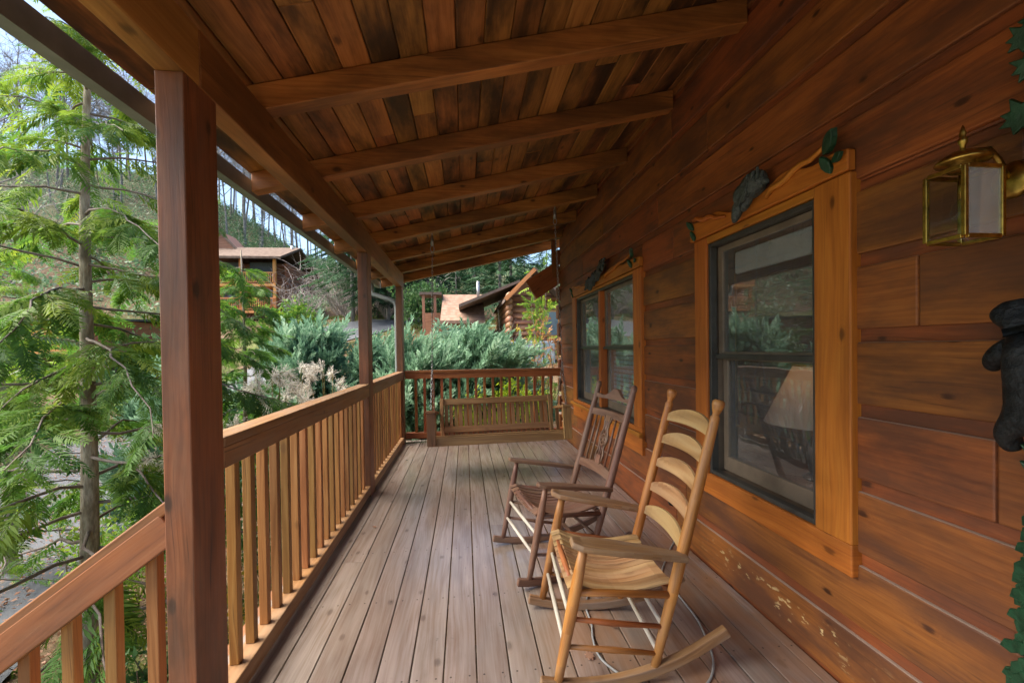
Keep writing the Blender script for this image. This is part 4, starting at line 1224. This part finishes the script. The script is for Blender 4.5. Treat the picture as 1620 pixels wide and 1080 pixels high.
for i, (x, y, h, w) in enumerate([(.1, 7.5, 1.75, .42), (.65, 7.6, 1.8, .45), (1.15, 7.45, 1.8, .38)]):
    shrub(x, y, h, w, M_yg, ['lime green leafy shrub behind the left part of the swing', 'lime green leafy shrub behind the middle of the swing', 'lime green leafy shrub behind the right end of the swing'][i], 60 + i, 340, .062, group='lime green shrubs behind the end railing')
shrub(1.62, 8.7, 3.0, .55, M_or, 'young tree with russet autumn leaves beside the far wall corner', 70, 150, .06, 'young_tree', 7, stemmat=M_bark2)
shrub(.85, 10.4, 3.0, .9, M_yel, 'thin young tree with a few yellow leaves behind the wide juniper', 71, 55, .055, 'young_tree', 9, stemmat=M_bark2)
shrub(1.75, 9.6, 3.9, .5, M_con2, 'slender light green sapling at the far wall corner', 72, 110, .12, 'young_tree', 5, bunch=fan(7, 40, .5, .07, .2))
shrub(.9, 12.5, 1.7, 1.3, M_or, 'russet bush on the bank below the right-hand cabin', 73, 120, .07)
for i, (x, y, h, w, m, lb) in enumerate([
    (-2.3, 5.4, 1.7, .7, M_dgreen, 'dark green bush below the side railing by the middle post'),
    (-2.2, 3.2, 1.2, .6, M_dgreen, 'low green bush seen between the first balusters'),
    (-4.2, 5.6, 1.6, .9, M_con2, 'bright green bush behind the nearest post'),
    (-1.9, 6.9, 1.5, .6, M_dgreen, 'dark bush below the railing beside the corner post'),
    (-11.5, 9.2, 1.7, 1.5, M_dgreen, 'rounded green bush across the road at the left edge'),
    (-13.5, 13, 2.0, 1.8, M_con2, 'light green bush beyond the road behind the pale trunk'),
    (-12.2, 17, 2.3, 1.9, M_dgreen, 'large dark bush beyond the road behind the conifers'),
    (-16.5, 17.8, 1.9, 2.2, M_con2, 'low hedge bush below the deck of the left-edge cabin'),
    (-15, 23, 2.6, 2.0, M_dgreen, 'dark evergreen bush on the slope left of the far cabin'),
    (-9.8, 26, 2.2, 1.8, M_con, 'pale green bush on the grassy slope below the far cabin'),
    (-12.4, 35.5, 2.2, 1.6, M_brush, 'dull green bush at the foot of the far cabin'),
    (-2.6, 27, 3.0, 2.0, M_dgreen, 'dark evergreen bush left of the right-hand cabin'),
    (4.6, 15.5, 3.2, 1.2, M_con2, 'light green bush right of the log end wall'),
    (-.3, 14.2, 2.0, 1.4, M_jun, 'blue-green bush on the bank behind the wide juniper')]):
    shrub(x, y, h, w, m, lb, 80 + i, 330 if y > 8 else 220, .075 if y < 8 else .13 + .004 * y, stems=10)
# yellow flowers low behind the balusters
shrub(-2.1, 4.1, 1.15, .5, M_yel, 'low bush with yellow leaves behind the side railing', 99, 60, .05)

# bare grey bushes on the slope by the far cabin
def bare_bush(x, y, Hh, w, label, seed, mat):
    rs = np.random.default_rng(seed); zb = float(gz(x, y)) - .1; m = MB()
    for i in range(26):
        az = rs.uniform(0, 2 * pi); p = np.array([x, y, zb]); d = np.array([cos(az) * w, sin(az) * w, Hh]) * rs.uniform(.5, 1)
        pts = [p + d * q + rs.normal(size=3) * .08 * Hh * q for q in (0, .35, .7, 1)]
        m.tube([tuple(q) for q in pts], [.035, .028, .018, .006], 4, caps=False)
        for k in range(5):
            q = pts[rs.integers(1, 4)]; e = q + rs.normal(size=3) * .25 * Hh * np.array([1, 1, .6]) + np.array([0, 0, .2 * Hh])
            m.tube([tuple(q), tuple((q + e) / 2 + rs.normal(size=3) * .04 * Hh), tuple(e)], [.016, .011, .004], 4, caps=False)
    tag(m.build('bare_bush', mat), label, 'bush', 'leafless bushes on the slope')
M_gtw = plain('grey_twig', (.24, .20, .19), .85, col2=(.34, .30, .28))
for i, (x, y, h, w) in enumerate([(-11.6, 33, 3.4, 2.6), (-8.6, 33.5, 3.8, 2.8), (-10.2, 38, 4.6, 3.2), (-6.4, 37, 4.4, 3), (-13.4, 40.5, 4.2, 2.6), (-3.9, 33, 3.6, 2.4), (-4.6, 42, 5, 3.4)]):
    bare_bush(x, y, h, w, ['leafless grey bush nearest the far cabin corner', 'leafless grey bush between far cabin and middle post', 'tall leafless bush behind the nearer grey bushes', 'leafless bush above the uphill road', 'leafless bush against the side of the far cabin', 'leafless bush left of the shingled roof', 'tall leafless bush high behind the shingled roof'][i], 120 + i, M_gtw)
bare_bush(-12.6, 11.0, 3.0, .7, 'small bare whitish sapling beyond the road behind the conifers', 140, M_plu)

# pampas-like grass with pale plumes just outside the railing
def grass(x, y, label, seed, n=12, hmin=2.0, hmax=2.5):
    rs = np.random.default_rng(seed); zb = float(gz(x, y)) - .02
    t = thing('plume_grass', (x, y, zb), label, 'grass clump', 'clumps of pale plume grass outside the railing')
    V = []; Fb = []; R = []
    for i in range(120):
        az = rs.uniform(0, 2 * pi); L = rs.uniform(.9, 1.7); d = np.array([cos(az), sin(az), 0]); s = np.array([-sin(az), cos(az), 0]); wd = .006
        p0 = np.array([x, y, zb]) + rs.normal(size=3) * [.08, .08, 0]; n0 = len(V)
        for k in range(6):
            q = k / 5; p = p0 + d * L * .55 * q * q + np.array([0, 0, L * (q - .35 * q ** 3)])
            V += [p - s * wd * (1 - q * .9), p + s * wd * (1 - q * .9)]
        for k in range(5): Fb.append((n0 + 2 * k, n0 + 2 * k + 1, n0 + 2 * k + 3, n0 + 2 * k + 2)); R.append(rs.uniform())
    fast('blade', V, Fb, R, M_blade, t)
    st = MB(); P = []; D = []; Sc = []
    for i in range(n):
        az = rs.uniform(0, 2 * pi); L = rs.uniform(hmin, hmax); d = np.array([cos(az), sin(az), 0]); b = rs.uniform(.05, .42)
        pts = [np.array([x, y, zb]) + d * b * q ** 1.6 + np.array([0, 0, L * q]) for q in np.linspace(0, 1, 7)]
        end = pts[-1]; cd = np.array([cos(az + .5), sin(az + .5), 0])
        for q in np.linspace(.15, 1, 5): pts.append(end + cd * .12 * q + np.array([0, 0, .10 * q - .11 * q * q]))
        st.tube([tuple(p) for p in pts], [.004] * 7 + [.003] * 5, 5, caps=False)
        for k in range(6, 11):
            for j in range(7):
                P.append(pts[k] + (pts[k + 1] - pts[k]) * rs.uniform()); dd = pts[k + 1] - pts[k]; D.append(dd / np.linalg.norm(dd) + rs.normal(size=3) * .6 + [0, 0, -.2]); Sc.append(rs.uniform(.08, .13))
    st.build('stalk', M_blade, t)
    s_ = plume(9, 25, .4, .05, 5); v, f_ = scatter(s_, np.array(P), np.array(D), np.array(Sc))
    fast('plume', v, f_, rs.uniform(0, 1, len(f_)), M_plu, t)
for i, (x, y, n, a, b) in enumerate([(-1.86, 4.45, 12, 2.4, 2.85), (-2.3, 4.15, 10, 2.1, 2.5), (-1.5, 4.95, 7, 2.3, 2.65)]):
    grass(x, y, ['clump of pale plume grass with the tallest plumes left of the middle post', 'clump of pale plume grass nearest the first post', 'small clump of pale plume grass beside the middle post'][i], 150 + i, n, a, b)

# leaf litter and low ground cover near the porch (nobody could count it)
rs = np.random.default_rng(77); n = 9000
gx = rs.uniform(-11, -1.2, n); gy = rs.uniform(.5, 16, n)
P = np.stack([gx, gy, gz(gx, gy) + .075 * rs.uniform(.2, 1, n)], 1)
v, f_ = scatter(leaf_bunch(4, 1.6, .5, .3, 8), P, rs.normal(size=(n, 3)), rs.uniform(.07, .14, n))
tag(fast('leaf_litter', v, f_, rs.uniform(0, 1, len(f_)), M_dry), 'fallen leaves lying over the ground and road beside the porch', 'leaves', kind='stuff')
n = 22000
gx = rs.uniform(-16, 4, n); gy = rs.uniform(1.5, 36, n)
k = (np.sin(gx * .8) * np.cos(gy * .6) + rs.normal(size=n) * .5 > -.1) & ~((gx > -1.1) & (gy < 7)); gx, gy = gx[k], gy[k]
dr = np.full(len(gx), 9.0)
for pth, w in (([(-5.5, -8), (-5.6, -2), (-6.2, 3), (-7.8, 8), (-9.2, 14), (-9.0, 20), (-7.6, 25), (-5.6, 30), (-3.6, 36), (-2.5, 43)], 2.3), ([(-7.6, 2), (-10, 5), (-13.5, 9.5), (-18, 14), (-24, 17)], 2.0)):
    for p in smoothpath([(a, b, 0) for a, b in pth], 14): dr = np.minimum(dr, np.hypot(gx - p.x, gy - p.y) / w)
k = dr > 1.05; gx, gy = gx[k], gy[k]
P = np.stack([gx, gy, gz(gx, gy)], 1)
gb = np.array([[0, -.03, 0], [0, .03, 0], [.6, .02, .02], [1, 0, .1]]), np.array([[0, 1, 2, 3]])
tuft = [], []
for i in range(6):
    a = i * 1.05; c_, s_ = cos(a), sin(a); q = gb[0].copy(); q = np.stack([q[:, 0], q[:, 1] * c_, q[:, 1] * s_], 1); q[:, 1] += .35 * q[:, 0] ** 2 * c_; q[:, 2] += .35 * q[:, 0] ** 2 * s_
    tuft[0].append(q); tuft[1].append([4 * i, 4 * i + 1, 4 * i + 2, 4 * i + 3])
tuft = np.concatenate(tuft[0]), np.array(tuft[1])
D = np.tile([0, 0, 1.], (len(P), 1)) + rs.normal(size=(len(P), 3)) * .2
M_lawn = leafmat('lawn_blade', (.06, .10, .02), (.14, .19, .035), (.28, .28, .07), .35)
v, f_ = scatter(tuft, P, D, rs.uniform(.12, .28, len(P)), roll=rs.uniform(0, 6, len(P)))
tag(fast('grass', v, f_, rs.uniform(0, 1, len(f_)), M_lawn), 'rough green grass on the slopes around the road', 'grass', kind='stuff')

# ------------------------------------------------------------------ forest on the hill
def bare_tree(seed, Ht=17, r0=.2):
    rs = np.random.default_rng(seed); m = MB()
    tr = lambda h: np.array([.35 * sin(h * .22 + seed) * h / Ht, .3 * cos(h * .3 + seed) * h / Ht, h])
    hs = np.linspace(-.5, Ht, 10); m.tube([tuple(tr(h)) for h in hs], [max(.025, r0 * (1 - .85 * max(h, 0) / Ht)) for h in hs], 7, caps=False)
    for i in range(22):
        h = Ht * rs.uniform(.35, .97); az = rs.uniform(0, 2 * pi); L = (Ht - h) * .35 + rs.uniform(.7, 1.8)
        d = np.array([cos(az) * .75, sin(az) * .75, rs.uniform(.45, 1.0)]) * L; p = tr(h)
        pts = [p, p + d * .4 + rs.normal(size=3) * .12, p + d * .75 + rs.normal(size=3) * .15, p + d + np.array([0, 0, .15 * L])]
        m.tube([tuple(q) for q in pts], [.05, .035, .022, .008], 4, caps=False)
        for k in range(13):
            q = pts[rs.integers(1, 4)]; e = q + rs.normal(size=3) * .5 * L * np.array([.7, .7, .4]) + np.array([0, 0, .3 * L])
            m.tube([tuple(q), tuple((q + e) / 2 + rs.normal(size=3) * .07), tuple(e)], [.02, .014, .005], 3, caps=False)
    return m
M_trunk = plain('hazed_forest_bark', (.27, .25, .235), .9, col2=(.15, .135, .125), scale=2)  # bark lightened in place of haze over the distant trees
protos = []
for i in range(4):
    m = bare_tree(200 + i, 16 + 2 * i, .14 + .02 * i); o = m.build('bare_tree', M_trunk); protos.append(o)
def pine(seed, Ht):
    rs = np.random.default_rng(seed)
    P = []; D = []; Sc = []
    for i in range(285):
        f = rs.uniform(.22, 1); az = rs.uniform(0, 2 * pi); L = (1 - f) * Ht * .26 + .35; q = rs.uniform(.25, 1)
        P.append([cos(az) * L * q, sin(az) * L * q, f * Ht - .15 * L * q]); D.append([cos(az), sin(az), -.12]); Sc.append(rs.uniform(.9, 1.7) * (.55 + .6 * (1 - f)))
    return np.array(P), np.array(D), np.array(Sc)
M_pine = leafmat('far_evergreen', (.02, .06, .03), (.045, .11, .05), (.09, .17, .08), .3)
pines = []
for i in range(3):
    Ht = 11 + 2.5 * i
    t = thing('evergreen_tree', (0, 0, 0), '', 'tree')
    MB().tube([(0, 0, -.4), (0, 0, Ht * .5), (0, 0, Ht)], [.17, .1, .02], 7).build('trunk', M_trunk, t)
    P, D, Sc = pine(300 + i, Ht); v, f_ = scatter(fan(7, 45, .45, .13, .25, seed=i), P, D, Sc)
    fast('crown', v, f_, tone(P, i, 1, len(fan(7)[1]), .45, .2, .4), M_pine, t); pines.append(t)
rs = np.random.default_rng(500)
placed = []
def spot(rmin, rmax, amin, amax, dmin):
    for _ in range(80):
        r = sqrt(rs.uniform(rmin ** 2, rmax ** 2)); a = radians(rs.uniform(amin, amax)); x, y = r * sin(a), r * cos(a)
        if -25 < x < -12 and 36 < y < 50: continue
        if -3 < x < 8 and 17 < y < 32: continue
        if -29 < x < -17 and 19 < y < 31: continue
        if all(hypot_(x - p[0], y - p[1]) > dmin for p in placed): placed.append((x, y)); return x, y
    return x, y
def hypot_(a, b): return sqrt(a * a + b * b)
first = [True] * 4
for i in range(150):
    k = i % 4
    if i < 210: x, y = spot(80, 124, -54, -8, 1.2)
    elif i < 242: x, y = spot(60, 96, -52, -12, 3)
    else: x, y = spot(46, 95, -10, 13, 2)
    if first[k]: o = protos[k]; first[k] = False
    else: o = protos[k].copy(); COL.objects.link(o)
    o.location = (x, y, float(gz(x, y))); o.rotation_euler = (rs.normal() * .06, rs.normal() * .06, rs.uniform(0, 6)); s = rs.uniform(.45, 1.25); o.scale = (s, s, s)
    tag(o, 'tall leafless grey tree in the forest on the hill behind the cabins', 'tree', 'leafless trees of the hillside forest')
for (x, y, s_) in ((-14.5, 9.5, .62), (-17, 13, .7), (-12.5, 12.5, .55), (-20, 12.0, .75)):
    o = protos[1].copy(); COL.objects.link(o); o.location = (x, y, float(gz(x, y))); o.scale = (s_, s_, s_); o.rotation_euler = (0, 0, x)
    tag(o, {-14.5: 'slender leafless tree across the road whose twigs reach up to the gutter', -17: 'leafless tree behind the road at the top left, second from the edge', -12.5: 'small leafless tree right behind the pale conifer trunk', -20: 'leafless tree at the very left edge by the dark cabin'}[x], 'tree')
first = [True] * 3
for i in range(54):
    k = i % 3
    if i < 14: x, y = spot(50, 72, -52, -14, 4)
    elif i < 32: x, y = spot(30, 52, -14, -7, 3)
    else: x, y = spot(34, 80, -9, 13, 3)
    if first[k]: o = pines[k]; first[k] = False
    else:
        o = pines[k].copy(); COL.objects.link(o)
        for ch in pines[k].children:
            c_ = ch.copy(); c_.parent = o; COL.objects.link(c_)
    o.location = (x, y, float(gz(x, y))); s = rs.uniform(.5, 1.0) * (.5 if i < 14 else 1); o.scale = (s, s, s); o.rotation_euler = (0, 0, rs.uniform(0, 6))
    tag(o, 'dark green evergreen standing in the hillside forest', 'tree', 'evergreens of the hillside forest')
# undergrowth
n = 13000
r = np.sqrt(rs.uniform(44 ** 2, 118 ** 2, n)); a = np.radians(rs.uniform(-56, 14, n)); gx, gy = r * np.sin(a), r * np.cos(a)
k = ~((gx > -24) & (gx < -12) & (gy > 36) & (gy < 50)); gx, gy, r = gx[k], gy[k], r[k]
P = np.stack([gx, gy, gz(gx, gy) + .25], 1)
v, f_ = scatter(leaf_bunch(9, 2.6, .55, .28, 17), P, rs.normal(size=(len(P), 3)) + [0, 0, 1], rs.uniform(.4, 1.05, len(P)))
q = .5 + .35 * np.sin(gx * .09) * np.cos(gy * .08 + 1) + rs.normal(size=len(gx)) * .2
tag(fast('undergrowth', v, f_, np.repeat(np.clip(q, 0, 1), 9), M_brush), 'low brush covering the forested hillside', 'brush', kind='stuff')

# ------------------------------------------------------------------ neighbouring cabins
M_cwood = wood('cabin_orange_wood', (.42, .15, .045), (.62, .26, .08), (.68, .32, .12), knot=0, stain=.1)
M_clog = wood('cabin_log', (.19, .085, .045), (.30, .14, .075), (.38, .2, .115), knot=.2, stain=.2)
def shingle(name, a, b):
    t = NT(name); P = t.pos(); s = t.sep(P)
    row = t.math('FRACT', t.math('MULTIPLY', s[2], 6.5)); n = t.noise(t.vec(t.math('MULTIPLY', s[0], 3.5), t.math('MULTIPLY', s[1], 1.0), t.math('FLOOR', t.math('MULTIPLY', s[2], 6.5))), 1, 2)
    c = t.mix(t.step(n, .35, .65), a, b); c = t.mix(t.math('MULTIPLY', t.step(row, .82, .95), .5), c, tuple(x * .45 for x in a))
    return t.finish(t.node('BsdfPrincipled', Base_Color=c, Roughness=.9, Specular_IOR_Level=.2))
M_roofL = shingle('tan_shingle', (.13, .088, .066), (.18, .128, .10)); M_roofR = shingle('pink_tan_shingle', (.24, .145, .10), (.32, .205, .15))
M_wing = plain('far_window', (.17, .21, .25), .1, 0, var=.2, scale=1.5)
M_screen = plain('porch_screen', (.05, .065, .07), .6)
def deck(parent, x0, x1, y0, y1, z, rail_h, pitch, wood_=M_cwood):
    MB().box(x0, x1, y0, y1, z - .22, z, g=0).build('deck', wood_, parent)
    m = MB(); m.box(x0, x1, y0, y0 + .06, z + rail_h - .1, z + rail_h, g=0); m.box(x0, x1, y0 + .005, y0 + .055, z + .08, z + .15, g=0)
    x = x0 + pitch / 2
    while x < x1: m.box(x - .03, x + .03, y0 + .015, y0 + .045, z + .15, z + rail_h - .1, g=2); x += pitch
    m.build('railing', wood_, parent)
# far two-storey cabin, left
cl = thing('cabin', (-18.8, 43, 4.1), 'far two-storey log cabin with orange decks and a tan roof on the slope', 'cabin')
m = MB()
for z in np.arange(3.4, 9.3, .24): m.tube([(-24, 42.0, z), (-14.75, 42.0, z)], .135, 8)
for z in np.arange(3.4, 9.3, .24): m.tube([(-14.75, 41.6, z + .12), (-14.75, 49, z + .12)], .135, 8)
m.box(-24, -14.8, 42.05, 49, 3.2, 9.4); m.build('wall', M_clog, cl)
MB().prism([(39.4, 9.35), (44.2, 11.15), (49.4, 9.2), (49.4, 9.4), (44.2, 11.36), (39.4, 9.55)], -24.4, -14.3, Matrix(((0, 0, 1, 0), (1, 0, 0, 0), (0, 1, 0, 0), (0, 0, 0, 1)))).build('roof', M_roofL, cl)
g_ = MB().prism([(-23.6, 10.6), (-19.6, 10.6), (-21.6, 12.9)], 43.5, 47, Matrix(((1, 0, 0, 0), (0, 0, 1, 0), (0, 1, 0, 0), (0, 0, 0, 1)))).build('gable', M_clog, cl)
m = MB(); m.bar((-23.8, 43.4, 10.55), (-21.6, 43.4, 13.0), .5, .14); m.bar((-19.4, 43.4, 10.55), (-21.6, 43.4, 13.0), .5, .14); m.build('gable_trim', M_roofL, cl)
MB().tube([(-14.9, 43.6, 10.7), (-14.9, 43.6, 11.4)], .13, 8).build('vent_pipe', M_white, cl)
deck(cl, -24, -15.0, 40, 42, 7.3, 1.02, .17); deck(cl, -24, -15.0, 40, 42, 4.98, 1.12, .17)
for x in (-15.12, -17.9, -20.75, -23.6):
    MB().box(x - .12, x + .12, 40.07, 40.27, 3.4, 9.45, g=2).build('post', M_cwood, cl)
for x0 in (-17.8, -20.6):
    MB().box(x0 + .3, x0 + 2.3, 40.9, 40.95, 8.45, 9.3).build('screen', M_screen, cl)
for x0, x1, z0, z1 in ((-17.3, -16.75, 5.95, 6.75), (-16.6, -16.0, 5.95, 6.75), (-20.2, -19.2, 5.95, 6.75), (-18.2, -17.2, 7.9, 8.9)):
    w_ = MB().box(x0 - .06, x1 + .06, 41.78, 41.84, z0 - .06, z1 + .06).build('window', M_cwood, cl)
    MB().box(x0, x1, 41.75, 41.78, z0, z1).build('pane', M_wing, w_)
m = MB()
for i in range(40): m.bar((-24 + .24 * i, 40.3, 3.3), (-23.2 + .24 * i, 40.3, 4.75), .02, .05)
m.build('lattice', M_clog, cl)
cl.location.x -= 1.3
# right-hand cabin with shingled roof and log end wall
cr = thing('cabin', (1.8, 23, 1.0), 'brown log cabin with a pinkish shingled roof seen above the end railing', 'cabin')
XM = lambda: Matrix(((1, 0, 0, 0), (0, 0, 1, 0), (0, 1, 0, 0), (0, 0, 0, 1)))
m = MB()
for z in np.arange(.7, 3.7, .27):
    m.tube([(2.0, 20.0, z), (4.7, 20.0, z)], .145, 10); m.tube([(2.05, 19.7, z + .13), (2.05, 27, z + .13)], .145, 10)
m.box(2.1, 4.5, 20.05, 27, .5, 3.7)
m.build('wall', M_clog, cr)
MB().prism([(2.05, 3.7), (4.25, 3.7), (3.15, 4.75)], 20.0, 27, XM()).build('gable', M_clog, cr)
m = MB(); m.prism([(1.75, 3.42), (3.12, 4.78), (4.5, 3.42), (4.5, 3.56), (3.12, 4.93), (1.75, 3.56)], 18.9, 27.5, XM()); m.build('roof', M_shing, cr)
MB().bar((1.78, 18.86, 3.5), (3.1, 18.86, 4.83), .05, .17).build('bargeboard', M_cwood, cr)
MB().prism([(-.25, 3.30), (2.6, 4.45), (2.6, 4.58), (-.25, 3.44)], 20.2, 26.5, XM()).build('porch_roof', M_shing, cr)
MB().prism([(21.0, 2.6), (24.4, 4.28), (24.4, 4.4), (21.0, 2.75)], -1.15, 1.0, Matrix(((0, 0, 1, 0), (1, 0, 0, 0), (0, 1, 0, 0), (0, 0, 0, 1)))).build('lower_roof', M_roofR, cr)
MB().box(-.9, .9, 21.6, 24.3, .8, 2.75).build('lower_wall', M_clog, cr)
MB().tube([(.75, 23.5, 4.0), (.75, 23.5, 5.0)], .08, 8).build('vent_pipe', M_steel, cr)
m = MB(); m.box(-2.35, -1.2, 23.4, 25, 4.28, 4.42); m.build('entry_roof', M_shing, cr)
for x in (-2.15, -1.55): MB().box(x - .07, x + .07, 23.5, 23.64, 1.5, 4.27, g=2).build('post', M_clog, cr)
MB().box(-2.25, -1.25, 24.4, 24.9, 1.4, 3.4).build('entry_wall', M_clog, cr)
w_ = MB().box(3.55, 4.35, 19.80, 19.86, 1.9, 3.1).build('window', M_cwood, cr); MB().box(3.62, 4.28, 19.77, 19.80, 1.97, 3.03).build('pane', M_wing, w_)
tag(MB().box(1.55, 3.6, 17.2, 18.0, float(gz(2.5, 17.5)) - .1, 1.65).build('utility_box', plain('pale_blue_paint', (.33, .40, .48), .5), bevel=.03), 'pale blue-grey box standing below the log end wall', 'box')
# cabin with a railed deck at the left edge
ce = thing('cabin', (-22, 25.5, 1.0), 'dark cabin with a wooden railed deck at the left edge beyond the road', 'cabin')
MB().box(-30, -17.8, 24, 30, .2, 3.1).build('wall', M_clog, ce)
MB().prism([(22.8, 2.95), (27, 3.2), (31, 2.95), (31, 3.05), (27, 3.32), (22.8, 3.05)], -30.5, -17.3, Matrix(((0, 0, 1, 0), (1, 0, 0, 0), (0, 1, 0, 0), (0, 0, 0, 1)))).build('roof', M_screen, ce)
deck(ce, -29, -18.1, 22, 24, 1.62, .86, .26)
for x in (-18.2, -21, -24): MB().box(x - .1, x + .1, 22.1, 22.3, -.6, 2.9, g=2).build('post', M_clog, ce)
w_ = MB().box(-21.2, -19.4, 23.9, 23.97, 1.9, 2.7).build('window', M_clog, ce); MB().box(-21.1, -19.5, 23.87, 23.9, 1.97, 2.63).build('pane', M_wing, w_)

# ------------------------------------------------------------------ light
SUN_EL, SUN_AZ = radians(50), radians(-86)            # azimuth from +Y towards +X ; sun high on the open left side
w = bpy.data.worlds.new('World'); S.world = w; w.use_nodes = True
nt = w.node_tree; bg = nt.nodes['Background']
sky = nt.nodes.new('ShaderNodeTexSky'); sky.sky_type = 'NISHITA'; sky.sun_disc = False
sky.sun_elevation = SUN_EL; sky.sun_rotation = SUN_AZ; sky.dust_density = 1.0; sky.ozone_density = 1.6; sky.air_density = 1.0
nt.links.new(sky.outputs[0], bg.inputs[0]); bg.inputs[1].default_value = .07
sun = bpy.data.lights.new('sun', 'SUN'); sun.energy = 3.4; sun.angle = radians(60); sun.color = (1, .92, .8)
so = bpy.data.objects.new('sun', sun); COL.objects.link(so)
dirv = Vector((sin(SUN_AZ) * cos(SUN_EL), cos(SUN_AZ) * cos(SUN_EL), sin(SUN_EL)))
so.rotation_euler = dirv.to_track_quat('Z', 'Y').to_euler(); so.location = dirv * 40

S.view_settings.view_transform = 'Standard'; S.view_settings.look = 'None'; S.view_settings.gamma = 1
S.view_settings.exposure = 2.25
S.render.engine = 'CYCLES'
S.cycles.use_denoising = True
S.cycles.max_bounces = 10; S.cycles.diffuse_bounces = 6; S.cycles.transparent_max_bounces = 12
S.cycles.sample_clamp_indirect = 6
